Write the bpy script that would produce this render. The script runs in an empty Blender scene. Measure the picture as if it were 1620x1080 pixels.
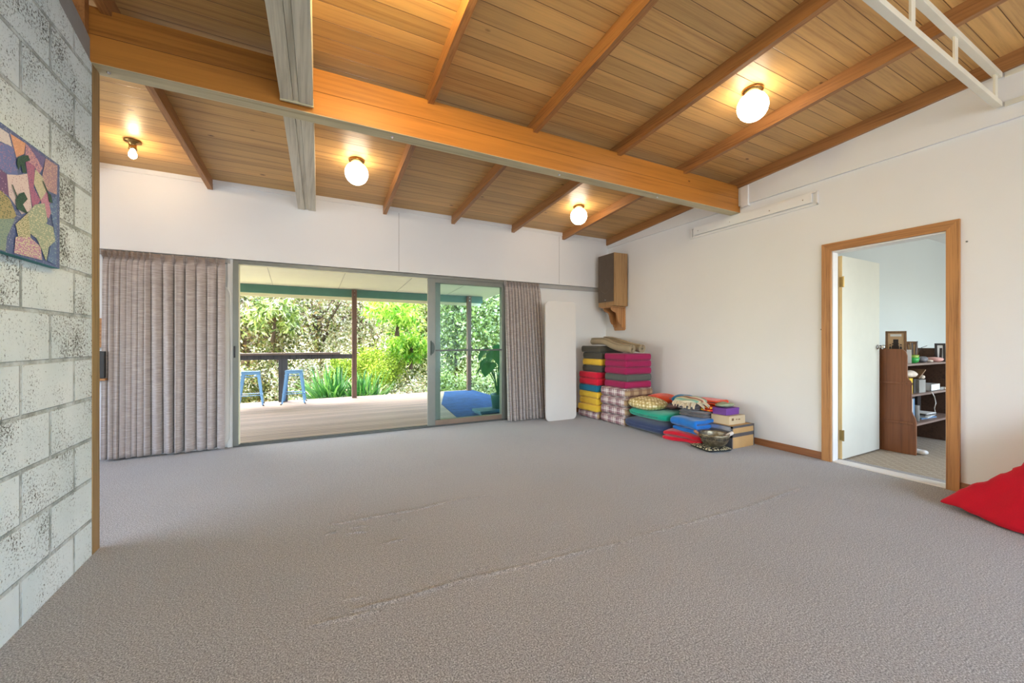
import bpy, bmesh, math, random
import numpy as np
from mathutils import Vector, Matrix, noise
PI = math.pi
random.seed(7)
scene = bpy.context.scene
COL = scene.collection

# ------------------------------------------------------------------ materials
def srgb(r, g, b):
    def f(c):
        c /= 255.0
        return c / 12.92 if c <= 0.04045 else ((c + 0.055) / 1.055) ** 2.4
    return (f(r), f(g), f(b), 1.0)

class NT:
    def __init__(s, name):
        s.m = bpy.data.materials.new(name); s.m.use_nodes = True
        s.t = s.m.node_tree; s.t.nodes.clear()
        s.out = s.n('ShaderNodeOutputMaterial')
        s.b = s.n('ShaderNodeBsdfPrincipled')
        s.l(s.b.outputs[0], s.out.inputs[0])
    def n(s, typ, **kw):
        o = s.t.nodes.new(typ)
        for k, v in kw.items(): setattr(o, k, v)
        return o
    def l(s, a, b): s.t.links.new(a, b)
    def set(s, node, **kw):
        for k, v in kw.items():
            node.inputs[k.replace('_', ' ')].default_value = v
    def coord(s, scale=(1, 1, 1), rot=(0, 0, 0), loc=(0, 0, 0)):
        c = s.n('ShaderNodeTexCoord'); m = s.n('ShaderNodeMapping')
        s.l(c.outputs['Object'], m.inputs[0])
        m.inputs['Scale'].default_value = scale; m.inputs['Rotation'].default_value = rot; m.inputs['Location'].default_value = loc
        return m.outputs[0]
    def noise(s, vec, scale, detail=4, rough=0.55, dist=0.0):
        n = s.n('ShaderNodeTexNoise'); s.l(vec, n.inputs['Vector'])
        n.inputs['Scale'].default_value = scale; n.inputs['Detail'].default_value = detail
        n.inputs['Roughness'].default_value = rough; n.inputs['Distortion'].default_value = dist
        return n.outputs[0]
    def ramp(s, fac, stops, interp='LINEAR'):
        r = s.n('ShaderNodeValToRGB'); s.l(fac, r.inputs[0]); r.color_ramp.interpolation = interp
        e = r.color_ramp.elements
        while len(e) < len(stops): e.new(0.5)
        for i, (p, c) in enumerate(stops):
            e[i].position = p; e[i].color = c if len(c) == 4 else (*c, 1)
        return r.outputs[0]
    def mix(s, fac, a, b, mode='MIX'):
        m = s.n('ShaderNodeMix', data_type='RGBA', blend_type=mode)
        for v, i in ((fac, 0), (a, 6), (b, 7)):
            if hasattr(v, 'is_linked') or isinstance(v, bpy.types.NodeSocket): s.l(v, m.inputs[i])
            else: m.inputs[i].default_value = v
        return m.outputs[2]
    def math(s, op, a, b=None):
        m = s.n('ShaderNodeMath', operation=op)
        for v, i in ((a, 0), (b, 1)):
            if v is None: continue
            if isinstance(v, bpy.types.NodeSocket): s.l(v, m.inputs[i])
            else: m.inputs[i].default_value = v
        return m.outputs[0]
    def sep(s, vec):
        x = s.n('ShaderNodeSeparateXYZ'); s.l(vec, x.inputs[0]); return x.outputs
    def bump(s, h, strength=0.3, dist=0.01):
        b = s.n('ShaderNodeBump'); s.l(h, b.inputs['Height'])
        b.inputs['Strength'].default_value = strength; b.inputs['Distance'].default_value = dist
        s.l(b.outputs[0], s.b.inputs['Normal'])
    def base(s, c):
        if isinstance(c, bpy.types.NodeSocket): s.l(c, s.b.inputs['Base Color'])
        else: s.b.inputs['Base Color'].default_value = c

def plain(name, c, rough=0.6, metal=0.0, var=0.08, nscale=6.0, bump=0.0, spec=0.5):
    t = NT(name); v = t.coord()
    n = t.noise(v, nscale, 4)
    lo = (*[x * (1 - var) for x in c[:3]], 1); hi = (*[min(1, x * (1 + var)) for x in c[:3]], 1)
    t.base(t.ramp(n, [(0.3, lo), (0.7, hi)]))
    t.b.inputs['Roughness'].default_value = rough; t.b.inputs['Metallic'].default_value = metal
    t.b.inputs['Specular IOR Level'].default_value = spec
    if bump: t.bump(t.noise(v, nscale * 8, 3), bump, 0.005)
    return t.m

def wood(name, c1, c2, axis=1, grain=22.0, rough=0.5, plank=None, paxis=1, gap=0.05, knots=0.0, var=0.25, bumpy=0.12, off=0.0):
    """grain runs along axis; plank = board width measured along paxis"""
    t = NT(name); v = t.coord()
    sc = [grain * 1.9] * 3; sc[axis] = grain * 0.055
    vv = t.coord(scale=tuple(sc))
    col = None
    if plank:
        xs = t.sep(v)
        q = t.math('DIVIDE', xs[paxis], plank)
        if off: q = t.math('ADD', q, off)
        fl = t.math('FLOOR', q); fr = t.math('FRACT', q)
        wn = t.n('ShaderNodeTexWhiteNoise', noise_dimensions='1D'); t.l(fl, wn.inputs['W'])
        comb = t.n('ShaderNodeCombineXYZ'); mul = t.math('MULTIPLY', wn.outputs[0], 37.0)
        for i in range(3): t.l(mul, comb.inputs[i])
        add = t.n('ShaderNodeVectorMath', operation='ADD'); t.l(vv, add.inputs[0]); t.l(comb.outputs[0], add.inputs[1])
        vv = add.outputs[0]
    g = t.noise(vv, 1.0, 6, 0.66, 0.12)
    g2 = t.noise(vv, 0.22, 3, 0.5, 0.5)
    g = t.math('ADD', t.math('MULTIPLY', g, 0.65), t.math('MULTIPLY', g2, 0.35))
    col = t.ramp(g, [(0.34, c2), (0.50, c1), (0.66, (*[min(1, x * 1.16) for x in c1[:3]], 1))])
    if plank:
        r2 = t.ramp(wn.outputs[0], [(0.0, (1 - var,) * 3 + (1,)), (1.0, (1 + var * 0.45, 1 + var * 0.4, 1 + var * 0.3, 1))])
        col = t.mix(1.0, col, r2, 'MULTIPLY')
        # dark groove
        d = t.math('ABSOLUTE', t.math('SUBTRACT', fr, 0.5))
        line = t.ramp(d, [(0.5 - gap, (1, 1, 1, 1)), (0.5 - gap * 0.35, (0.25, 0.18, 0.12, 1))])
        col = t.mix(1.0, col, line, 'MULTIPLY')
    if knots:
        ks = [3.2, 3.2, 3.2]; ks[axis] = 1.6
        kv = t.coord(scale=tuple(ks))
        vo = t.n('ShaderNodeTexVoronoi'); t.l(kv, vo.inputs['Vector']); vo.inputs['Scale'].default_value = 1.3
        k = t.ramp(vo.outputs['Distance'], [(0.03, (0.28, 0.2, 0.15, 1)), (0.03 + 0.05 * knots, (1, 1, 1, 1))])
        col = t.mix(1.0, col, k, 'MULTIPLY')
    t.base(col)
    t.b.inputs['Roughness'].default_value = rough
    if plank:
        h = t.math('MULTIPLY', t.ramp(d, [(0.5 - gap * 1.2, (1, 1, 1, 1)), (0.5, (0, 0, 0, 1))]), 1.0)
        t.bump(h, 0.6, 0.006)
    elif bumpy: t.bump(g, bumpy, 0.003)
    return t.m

def fabric(name, c, rough=0.95, var=0.18, weave=260.0, sheen=0.3, soft=9.0):
    t = NT(name); v = t.coord()
    n = t.noise(v, soft, 4); w = t.noise(v, weave, 2)
    lo = (*[x * (1 - var) for x in c[:3]], 1); hi = (*[min(1, x * (1 + var)) for x in c[:3]], 1)
    col = t.ramp(n, [(0.3, lo), (0.7, hi)])
    col = t.mix(0.35, col, t.ramp(w, [(0.35, (0.55, 0.55, 0.55, 1)), (0.65, (1, 1, 1, 1))]), 'MULTIPLY')
    t.base(col); t.b.inputs['Roughness'].default_value = rough
    t.b.inputs['Sheen Weight'].default_value = sheen; t.b.inputs['Specular IOR Level'].default_value = 0.2
    t.bump(w, 0.25, 0.002)
    return t.m

def stripes(t, val, period, width, soft=0.02, phase=0.0):
    q = t.math('FRACT', t.math('ADD', t.math('DIVIDE', val, period), phase))
    d = t.math('ABSOLUTE', t.math('SUBTRACT', q, 0.5))
    return t.ramp(d, [(max(0, width / 2 - soft), (1, 1, 1, 1)), (width / 2 + soft, (0, 0, 0, 1))])

def plaid(name):
    t = NT(name); xs = t.sep(t.coord())
    h = t.math('ADD', xs[0], xs[1])
    c = srgb(214, 200, 198)
    c = t.mix(t.math('MULTIPLY', stripes(t, h, 0.16, 0.42), 0.62), c, srgb(128, 76, 96))
    c = t.mix(t.math('MULTIPLY', stripes(t, xs[2], 0.075, 0.4), 0.5), c, srgb(140, 92, 98))
    c = t.mix(t.math('MULTIPLY', stripes(t, h, 0.08, 0.1, phase=0.3), 0.75), c, srgb(120, 66, 84))
    c = t.mix(t.math('MULTIPLY', stripes(t, xs[2], 0.05, 0.14, phase=0.2), 0.6), c, srgb(240, 232, 228))
    c = t.mix(t.math('MULTIPLY', stripes(t, h, 0.16, 0.07, phase=0.5), 0.7), c, srgb(245, 240, 236))
    # the folded side faces show the tan half of the blanket
    geo = t.n('ShaderNodeNewGeometry'); ny = t.sep(geo.outputs['Normal'])[1]
    tan = t.mix(t.math('MULTIPLY', stripes(t, h, 0.16, 0.42), 0.6), srgb(186, 158, 124), srgb(112, 78, 66))
    tan = t.mix(t.math('MULTIPLY', stripes(t, xs[2], 0.06, 0.35), 0.5), tan, srgb(128, 92, 74))
    f = t.ramp(t.math('MULTIPLY', ny, -1.0), [(0.5, (0, 0, 0, 1)), (0.75, (1, 1, 1, 1))])
    c = t.mix(f, c, tan)
    t.base(c); t.b.inputs['Roughness'].default_value = 0.95; t.b.inputs['Specular IOR Level'].default_value = 0.2
    t.bump(t.noise(t.coord(), 220, 2), 0.3, 0.003)
    return t.m

def emis(name, c, s):
    t = NT(name); t.b.inputs['Emission Color'].default_value = c; t.b.inputs['Emission Strength'].default_value = s
    t.base(c); return t.m

def glass(name, tint, alpha):
    t = NT(name)
    tr = t.n('ShaderNodeBsdfTransparent'); tr.inputs[0].default_value = tint
    gl = t.n('ShaderNodeBsdfGlossy'); gl.inputs['Roughness'].default_value = 0.02; gl.inputs[0].default_value = (0.75, 0.9, 1.0, 1)
    fr = t.n('ShaderNodeFresnel'); fr.inputs[0].default_value = 1.28
    f = t.math('ADD', t.math('MULTIPLY', fr.outputs[0], 1.0), alpha)
    mx = t.n('ShaderNodeMixShader'); t.l(f, mx.inputs[0]); t.l(tr.outputs[0], mx.inputs[1]); t.l(gl.outputs[0], mx.inputs[2])
    t.l(mx.outputs[0], t.out.inputs[0])
    return t.m

M = {}
M['wall'] = plain('white_wall_paint', srgb(226, 226, 225), 0.75, var=0.015, nscale=1.5)
M['seam_shade'] = plain('seam_shade_grey', srgb(168, 166, 162), 0.75, var=0.03)  # seam lines, plus shade painted grey under the bulkhead
M['mint'] = plain('pale_mint_paint', srgb(206, 212, 208), 0.8, var=0.015, nscale=1.2)
M['white'] = plain('white_gloss_paint', srgb(232, 231, 228), 0.4, var=0.02)
M['truss'] = plain('cream_enamel', srgb(226, 220, 200), 0.35, var=0.03)
M['door'] = plain('cream_door_paint', srgb(222, 220, 204), 0.45, var=0.02)
M['door_edge'] = wood('pale_pine_edge', srgb(226, 196, 138), srgb(200, 160, 100), 2, 30)
M['panelwhite'] = plain('white_laminate', srgb(214, 211, 206), 0.5, var=0.02, nscale=2)
M['alum'] = plain('grey_aluminium', srgb(118, 120, 113), 0.4, 0.35, var=0.05)
M['alum_dark'] = plain('dark_aluminium', srgb(84, 86, 84), 0.4, 0.4, var=0.05)
M['alum_bronze'] = plain('bronze_aluminium', srgb(128, 108, 92), 0.4, 0.3, var=0.05)
M['black'] = plain('black_plastic', srgb(38, 38, 38), 0.5, var=0.1)
M['handle'] = plain('dark_green_handle', srgb(60, 72, 66), 0.4, 0.2, var=0.05)
M['chrome'] = plain('chrome', srgb(200, 200, 200), 0.12, 1.0, var=0.02)
M['brass'] = plain('antique_brass', srgb(176, 140, 84), 0.22, 1.0, var=0.06)
M['hinge'] = plain('brass_hinge', srgb(168, 140, 86), 0.35, 0.9, var=0.08)
CE1, CE2 = srgb(206, 162, 100), srgb(176, 130, 76)
M['ceil'] = wood('pine_lining_boards', CE1, CE2, 0, 26, 0.42, plank=0.135, paxis=1, gap=0.020, knots=0.8, var=0.20)
M['rafter'] = wood('oregon_rafter', srgb(164, 114, 66), srgb(120, 78, 42), 1, 34, 0.45)
M['beam'] = wood('laminated_beam', srgb(178, 116, 46), srgb(140, 86, 30), 0, 20, 0.4, plank=0.158, paxis=2, gap=0.012, knots=0.5, var=0.12, off=0.0)
M['beam_under'] = wood('beam_underside', srgb(200, 188, 152), srgb(168, 152, 118), 0, 20, 0.55)
M['grey_timber'] = wood('bleached_timber', srgb(212, 204, 184), srgb(176, 168, 148), 1, 22, 0.55, knots=0.8)
M['post'] = wood('brown_post', srgb(150, 120, 78), srgb(104, 76, 44), 2, 40, 0.6)
M['casing'] = wood('oak_casing_upright', srgb(178, 126, 74), srgb(130, 84, 46), 2, 46, 0.45)
M['casing_h'] = wood('oak_casing_level', srgb(170, 118, 68), srgb(120, 78, 40), 1, 46, 0.45)
M['skirting'] = wood('timber_skirting', srgb(146, 96, 60), srgb(96, 60, 34), 1, 40, 0.45)
M['bookwood'] = wood('mahogany_veneer', srgb(142, 88, 54), srgb(102, 58, 34), 2, 26, 0.35)
M['bookdark'] = wood('dark_stained_board', srgb(92, 66, 50), srgb(60, 42, 32), 0, 26, 0.5)
M['shelfwood'] = wood('shelf_board', srgb(140, 116, 104), srgb(104, 82, 72), 0, 30, 0.45)
M['spk_side'] = wood('walnut_side', srgb(164, 128, 84), srgb(108, 76, 44), 2, 60, 0.45)
M['bracket'] = wood('pine_bracket', srgb(184, 134, 86), srgb(146, 98, 56), 2, 30, 0.45)
M['grille'] = fabric('brown_speaker_cloth', srgb(92, 78, 64), 0.95, 0.08, 300)
M['deck'] = wood('weathered_deck', srgb(148, 130, 116), srgb(112, 96, 84), 0, 30, 0.7, plank=0.115, paxis=1, gap=0.05, var=0.22)
M['outpost'] = wood('weathered_post', srgb(112, 84, 70), srgb(70, 50, 42), 2, 30, 0.7)
M['darkpost'] = wood('charcoal_post', srgb(74, 72, 74), srgb(48, 46, 48), 2, 30, 0.7)
M['railwood'] = wood('grey_rail', srgb(116, 100, 92), srgb(74, 62, 58), 0, 30, 0.7)
M['green'] = plain('sea_green_paint', srgb(76, 122, 108), 0.5, var=0.06)
M['soffit'] = plain('cream_soffit', srgb(216, 214, 202), 0.7, var=0.02)
M['fascia'] = plain('cream_fascia', srgb(232, 226, 196), 0.6, var=0.02)
M['stool'] = plain('blue_enamel', srgb(108, 154, 198), 0.35, 0.2, var=0.04)
M['glass'] = glass('tinted_glass', (0.91, 0.975, 0.96, 1), 0.0)
M['bluereflect'] = fabric('blue_reflection_sheet', srgb(30, 64, 112), 0.95, 0.4, 120, 0.0, 7)  # blue glass reflection put into the sheet's colour
M['teal_paint'] = plain('teal_board', srgb(22, 78, 96), 0.6)
M['pot'] = plain('green_glazed_pot', srgb(42, 88, 72), 0.4)

def mk_carpet():
    t = NT('grey_loop_carpet'); v = t.coord()
    a = t.noise(v, 165, 3, 0.85); b = t.noise(v, 45, 3, 0.6); c = t.noise(v, 1.3, 3)
    col = t.ramp(a, [(0.30, srgb(58, 55, 55)), (0.5, srgb(148, 145, 144)), (0.70, srgb(228, 226, 225))])
    col = t.mix(0.5, col, t.ramp(b, [(0.3, (0.66, 0.66, 0.66, 1)), (0.7, (1, 1, 1, 1))]), 'MULTIPLY')
    col = t.mix(0.5, col, t.ramp(c, [(0.3, (0.84, 0.83, 0.82, 1)), (0.7, (1, 1, 1, 1))]), 'MULTIPLY')
    t.base(col); t.b.inputs['Roughness'].default_value = 0.95
    t.b.inputs['Specular IOR Level'].default_value = 0.1; t.b.inputs['Sheen Weight'].default_value = 0.25
    t.bump(a, 0.28, 0.005)
    return t.m
M['carpet'] = mk_carpet()

def mk_carpet2():
    t = NT('beige_diamond_carpet'); v = t.coord()
    xs = t.sep(v)
    a = t.math('ADD', xs[0], xs[1]); b = t.math('SUBTRACT', xs[0], xs[1])
    m = t.mix(1.0, stripes(t, a, 0.11, 0.12, 0.03), stripes(t, b, 0.11, 0.12, 0.03), 'LIGHTEN')
    c = t.ramp(t.noise(v, 150, 3, 0.7), [(0.3, srgb(128, 114, 98)), (0.7, srgb(188, 174, 154))])
    t.base(t.mix(t.math('MULTIPLY', m, 0.4), c, srgb(206, 192, 168)))
    t.b.inputs['Roughness'].default_value = 0.95
    return t.m
M['carpet2'] = mk_carpet2()

def mk_block():
    t = NT('painted_concrete_block')
    v = t.coord(); xs = t.sep(v)
    cb = t.n('ShaderNodeCombineXYZ')
    t.l(t.math('ADD', xs[1], -2.63 + 0.44 * 20), cb.inputs[0]); t.l(t.math('ADD', xs[2], 0.0275), cb.inputs[1])
    def br(ms, smooth):
        b = t.n('ShaderNodeTexBrick'); t.l(cb.outputs[0], b.inputs['Vector'])
        b.offset = 0.5; b.inputs['Scale'].default_value = 1.0
        b.inputs['Brick Width'].default_value = 0.44; b.inputs['Row Height'].default_value = 0.2235
        b.inputs['Mortar Size'].default_value = ms; b.inputs['Mortar Smooth'].default_value = smooth
        b.inputs['Color1'].default_value = (0, 0, 0, 1); b.inputs['Color2'].default_value = (1, 1, 1, 1)
        return b
    b1 = br(0.011, 0.4)
    perb = t.math('MULTIPLY', b1.outputs['Color'], 1.0)
    rv = t.ramp(b1.outputs['Color'], [(0.0, (0, 0, 0, 1)), (1.0, (1, 1, 1, 1))])
    n1 = t.noise(v, 85, 5, 0.75); n2 = t.noise(v, 4.5, 4, 0.6); n3 = t.noise(v, 230, 2, 0.7)
    # pit density varies by block and by patch
    thr = t.math('ADD', t.math('MULTIPLY', n2, 0.34), t.math('MULTIPLY', rv, 0.055))
    pit = t.math('ADD', t.math('MULTIPLY', n1, 0.75), t.math('MULTIPLY', n3, 0.25))
    k = t.math('SUBTRACT', pit, thr)
    pits = t.ramp(k, [(0.185, (0, 0, 0, 1)), (0.255, (1, 1, 1, 1))])
    basec = t.ramp(t.noise(v, 2.2, 4), [(0.3, srgb(208, 223, 228)), (0.7, srgb(233, 243, 247))])
    col = t.mix(pits, srgb(62, 68, 64), basec)
    jn = t.math('MULTIPLY', b1.outputs['Fac'], t.ramp(t.noise(v, 9, 4, 0.7), [(0.35, (0.25,) * 3 + (1,)), (0.6, (0.95,) * 3 + (1,))]))
    col = t.mix(t.math('MULTIPLY', jn, 0.8), col, srgb(118, 126, 124))
    t.base(col); t.b.inputs['Roughness'].default_value = 0.85
    h = t.math('SUBTRACT', t.math('MULTIPLY', pits, 0.5), t.math('MULTIPLY', b1.outputs['Fac'], 1.0))
    t.bump(h, 0.7, 0.012)
    return t.m
M['block'] = mk_block()
M['render'] = plain('grey_mortar', srgb(150, 152, 152), 0.8, var=0.08)

def mk_curtain():
    t = NT('taupe_slub_curtain'); v = t.coord(scale=(12, 12, 300)); v2 = t.coord(scale=(40, 40, 40))
    n = t.noise(v, 1.0, 3, 0.6); m = t.noise(v2, 6, 2)
    c = t.ramp(n, [(0.3, srgb(138, 128, 125)), (0.55, srgb(172, 162, 158)), (0.75, srgb(208, 199, 195))])
    c = t.mix(0.3, c, t.ramp(m, [(0.3, (0.7,) * 3 + (1,)), (0.7, (1, 1, 1, 1))]), 'MULTIPLY')
    t.base(c); t.b.inputs['Roughness'].default_value = 0.9; t.b.inputs['Sheen Weight'].default_value = 0.2
    t.bump(n, 0.2, 0.002)
    return t.m
M['curtain'] = mk_curtain()

def leafmat(name, cols, trans=0.45):
    t = NT(name)
    g = t.n('ShaderNodeNewGeometry')
    c = t.ramp(g.outputs['Random Per Island'], [(i / (len(cols) - 1), x) for i, x in enumerate(cols)])
    t.base(c); t.b.inputs['Roughness'].default_value = 0.55
    tl = t.n('ShaderNodeBsdfTranslucent'); t.l(c, tl.inputs[0])
    mx = t.n('ShaderNodeMixShader'); mx.inputs[0].default_value = trans
    t.l(t.b.outputs[0], mx.inputs[1]); t.l(tl.outputs[0], mx.inputs[2]); t.l(mx.outputs[0], t.out.inputs[0])
    return t.m
M['leaf_olive'] = leafmat('olive_leaves', [srgb(44, 52, 24), srgb(92, 104, 46), srgb(150, 158, 90), srgb(124, 96, 54), srgb(236, 238, 220)])
M['leaf_pale'] = leafmat('pale_leaves', [srgb(62, 74, 34), srgb(140, 150, 84), srgb(232, 232, 212), srgb(170, 144, 112), srgb(120, 140, 70), srgb(255, 255, 248)])
M['leaf_green'] = leafmat('green_leaves', [srgb(48, 70, 24), srgb(110, 134, 52), srgb(176, 190, 100), srgb(236, 240, 206)])
M['leaf_lime'] = leafmat('lime_leaves', [srgb(84, 120, 24), srgb(150, 180, 46), srgb(200, 214, 90), srgb(64, 100, 24)])
M['leaf_bright'] = leafmat('bright_green_leaves', [srgb(70, 130, 30), srgb(140, 190, 50), srgb(210, 226, 110)])
M['leaf_blue'] = leafmat('grey_green_leaves', [srgb(56, 72, 34), srgb(124, 140, 76), srgb(200, 206, 140), srgb(240, 242, 218)])
M['leaf_strap'] = leafmat('strap_leaves', [srgb(26, 74, 34), srgb(60, 122, 50), srgb(120, 168, 78)], 0.25)
M['leaf_pot'] = leafmat('large_green_leaf', [srgb(30, 96, 48), srgb(60, 140, 66)], 0.35)
M['bark'] = plain('brown_bark', srgb(96, 78, 62), 0.9, var=0.2, nscale=20, bump=0.5)
M['ground'] = plain('pale_garden_ground', srgb(196, 190, 140), 0.95, var=0.3, nscale=3)

# ------------------------------------------------------------------ helpers
def setp(o, label=None, cat=None, group=None, kind=None):
    if label: o['label'] = label
    if cat: o['category'] = cat
    if group: o['group'] = group
    if kind: o['kind'] = kind
    return o
def thing(name, label, cat, loc=(0, 0, 0), rotz=0.0, group=None):
    o = bpy.data.objects.new(name, None); COL.objects.link(o)
    o.location = loc; o.rotation_euler = (0, 0, rotz); o.empty_display_size = 0.05
    return setp(o, label, cat, group)
def obj(name, bm, mats, parent=None, smooth=False, label=None, cat=None, group=None, kind=None, loc=None, rot=None):
    me = bpy.data.meshes.new(name)
    if isinstance(bm, bmesh.types.BMesh):
        bmesh.ops.recalc_face_normals(bm, faces=bm.faces[:])
        bm.to_mesh(me); bm.free()
    else: me = bm; me.name = name
    for m in (mats if isinstance(mats, (list, tuple)) else [mats]): me.materials.append(m)
    if smooth:
        for p in me.polygons: p.use_smooth = True
    o = bpy.data.objects.new(name, me); COL.objects.link(o)
    if parent is not None: o.parent = parent
    if loc is not None: o.location = loc
    if rot is not None: o.rotation_euler = rot
    return setp(o, label, cat, group, kind)
def autosmooth(o, ang=35):
    try:
        o.data.shade_smooth() if hasattr(o.data, 'shade_smooth') else None
        o.data.set_sharp_from_angle(angle=math.radians(ang))
    except Exception: pass
    return o
def NB(): return bmesh.new()
def box(bm, x0, x1, y0, y1, z0, z1, mi=0, bev=0.0):
    vs = [bm.verts.new(p) for p in ((x0, y0, z0), (x1, y0, z0), (x1, y1, z0), (x0, y1, z0), (x0, y0, z1), (x1, y0, z1), (x1, y1, z1), (x0, y1, z1))]
    fs = []
    for q in ((0, 3, 2, 1), (4, 5, 6, 7), (0, 1, 5, 4), (1, 2, 6, 5), (2, 3, 7, 6), (3, 0, 4, 7)):
        f = bm.faces.new([vs[i] for i in q]); f.material_index = mi; fs.append(f)
    if bev:
        es = list({e for f in fs for e in f.edges})
        bmesh.ops.bevel(bm, geom=es, offset=bev, segments=2, profile=0.6, affect='EDGES')
    return vs
def boxm(bm, sx, sy, sz, mat4, bev=0.0, mi=0):
    b2 = bmesh.new(); box(b2, -sx / 2, sx / 2, -sy / 2, sy / 2, -sz / 2, sz / 2, mi, bev)
    b2.transform(mat4); me = bpy.data.meshes.new('t'); b2.to_mesh(me); b2.free(); bm.from_mesh(me); bpy.data.meshes.remove(me)
def prism(bm, pts, axis, a0, a1, mi=0):
    """pts 2-D polygon; axis = extrusion axis"""
    def P(p, a):
        l = [0, 0, 0]; o = [i for i in range(3) if i != axis]
        l[axis] = a; l[o[0]] = p[0]; l[o[1]] = p[1]; return l
    A = [bm.verts.new(P(p, a0)) for p in pts]; B = [bm.verts.new(P(p, a1)) for p in pts]
    n = len(pts)
    fs = [bm.faces.new(A), bm.faces.new(B[::-1])]
    for i in range(n): fs.append(bm.faces.new((A[i], B[i], B[(i + 1) % n], A[(i + 1) % n])))
    for f in fs: f.material_index = mi
def tube(bm, pts, r, seg=8, cap=True, mi=0):
    pts = [Vector(p) for p in pts]; rr = r if isinstance(r, (list, tuple)) else [r] * len(pts)
    rings = []
    up = Vector((0, 0, 1))
    for i, p in enumerate(pts):
        d = (pts[min(i + 1, len(pts) - 1)] - pts[max(i - 1, 0)]).normalized()
        a = d.cross(up)
        if a.length < 1e-3: a = d.cross(Vector((1, 0, 0)))
        a.normalize(); b = d.cross(a).normalized()
        rings.append([bm.verts.new(p + (a * math.cos(2 * PI * k / seg) + b * math.sin(2 * PI * k / seg)) * rr[i]) for k in range(seg)])
    for i in range(len(rings) - 1):
        for k in range(seg):
            f = bm.faces.new((rings[i][k], rings[i][(k + 1) % seg], rings[i + 1][(k + 1) % seg], rings[i + 1][k])); f.material_index = mi
    if cap:
        bm.faces.new(rings[0][::-1]).material_index = mi; bm.faces.new(rings[-1]).material_index = mi
def lathe(bm, prof, seg=32, mi=0, c=(0, 0, 0)):
    rings = []
    for r, z in prof:
        if r < 1e-5: rings.append([bm.verts.new((c[0], c[1], c[2] + z))])
        else: rings.append([bm.verts.new((c[0] + r * math.cos(2 * PI * k / seg), c[1] + r * math.sin(2 * PI * k / seg), c[2] + z)) for k in range(seg)])
    for a, b in zip(rings, rings[1:]):
        for k in range(seg):
            k2 = (k + 1) % seg
            vs = [a[k % len(a)], a[k2 % len(a)], b[k2 % len(b)], b[k % len(b)]]
            vs = list(dict.fromkeys(vs))
            if len(vs) >= 3: bm.faces.new(vs).material_index = mi
def soft(sx, sy, sz, px=5.0, pz=2.4, n=14, nz=0.0, nf=6.0, seed=0, sag=0.0, flat=True):
    """soft cushion, centred, bottom at z=0"""
    bm = bmesh.new(); bmesh.ops.create_cube(bm, size=2.0)
    bmesh.ops.subdivide_edges(bm, edges=bm.edges[:], cuts=n, use_grid_fill=True)
    for v in bm.verts:
        x, y, z = v.co
        # superellipsoid mapping
        rxy = (abs(x) ** px + abs(y) ** px) ** (1 / px)
        R = (rxy ** pz + abs(z) ** pz) ** (1 / pz)
        m = max(abs(x), abs(y), abs(z)); k = m / R
        q = Vector((x * k, y * k, z * k))
        zz = q.z
        if flat and zz < 0: zz = -(abs(zz) ** 0.75)
        p = Vector((q.x * sx / 2, q.y * sy / 2, zz * sz / 2))
        if nz: p += Vector(noise.noise_vector(p * nf + Vector((seed * 3.1, seed * 1.7, 0)))) * nz * (0.4 + 0.6 * (p.z > 0))
        if sag: p.z -= sag * math.cos(min(1, abs(q.y)) * PI / 2) * (q.z > 0)
        p.z = max(p.z, -sz / 2)
        v.co = p + Vector((0, 0, sz / 2))
    return bm
def add(bm, b2, mat4=None, mi=None):
    if mat4 is not None: b2.transform(mat4)
    if mi is not None:
        for f in b2.faces: f.material_index = mi
    me = bpy.data.meshes.new('t'); b2.to_mesh(me); b2.free(); bm.from_mesh(me); bpy.data.meshes.remove(me)
T = Matrix.Translation
def R(a, ax): return Matrix.Rotation(a, 4, ax)
def copy_tree(o, parent=None, loc=None, rotz=None, label=None, group=None):
    c = o.copy(); COL.objects.link(c)
    if parent is not None: c.parent = parent
    if loc is not None: c.location = loc
    if rotz is not None: c.rotation_euler = (0, 0, rotz)
    if label: c['label'] = label
    if group: c['group'] = group
    for ch in list(o.children): copy_tree(ch, c)
    return c

# ------------------------------------------------------------------ geometry constants
YF = 5.403          # face of the far wall bulkhead
XL = -1.024         # face of the block wall
SL = 0.0697
def zc(y): return 2.946 + SL * (YF - y)     # underside of ceiling boards
WA = -0.032         # heading of the right wall
WL = (4.55, 0, 0)   # origin of the right wall frame (local y runs along the wall, x into it)

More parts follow.
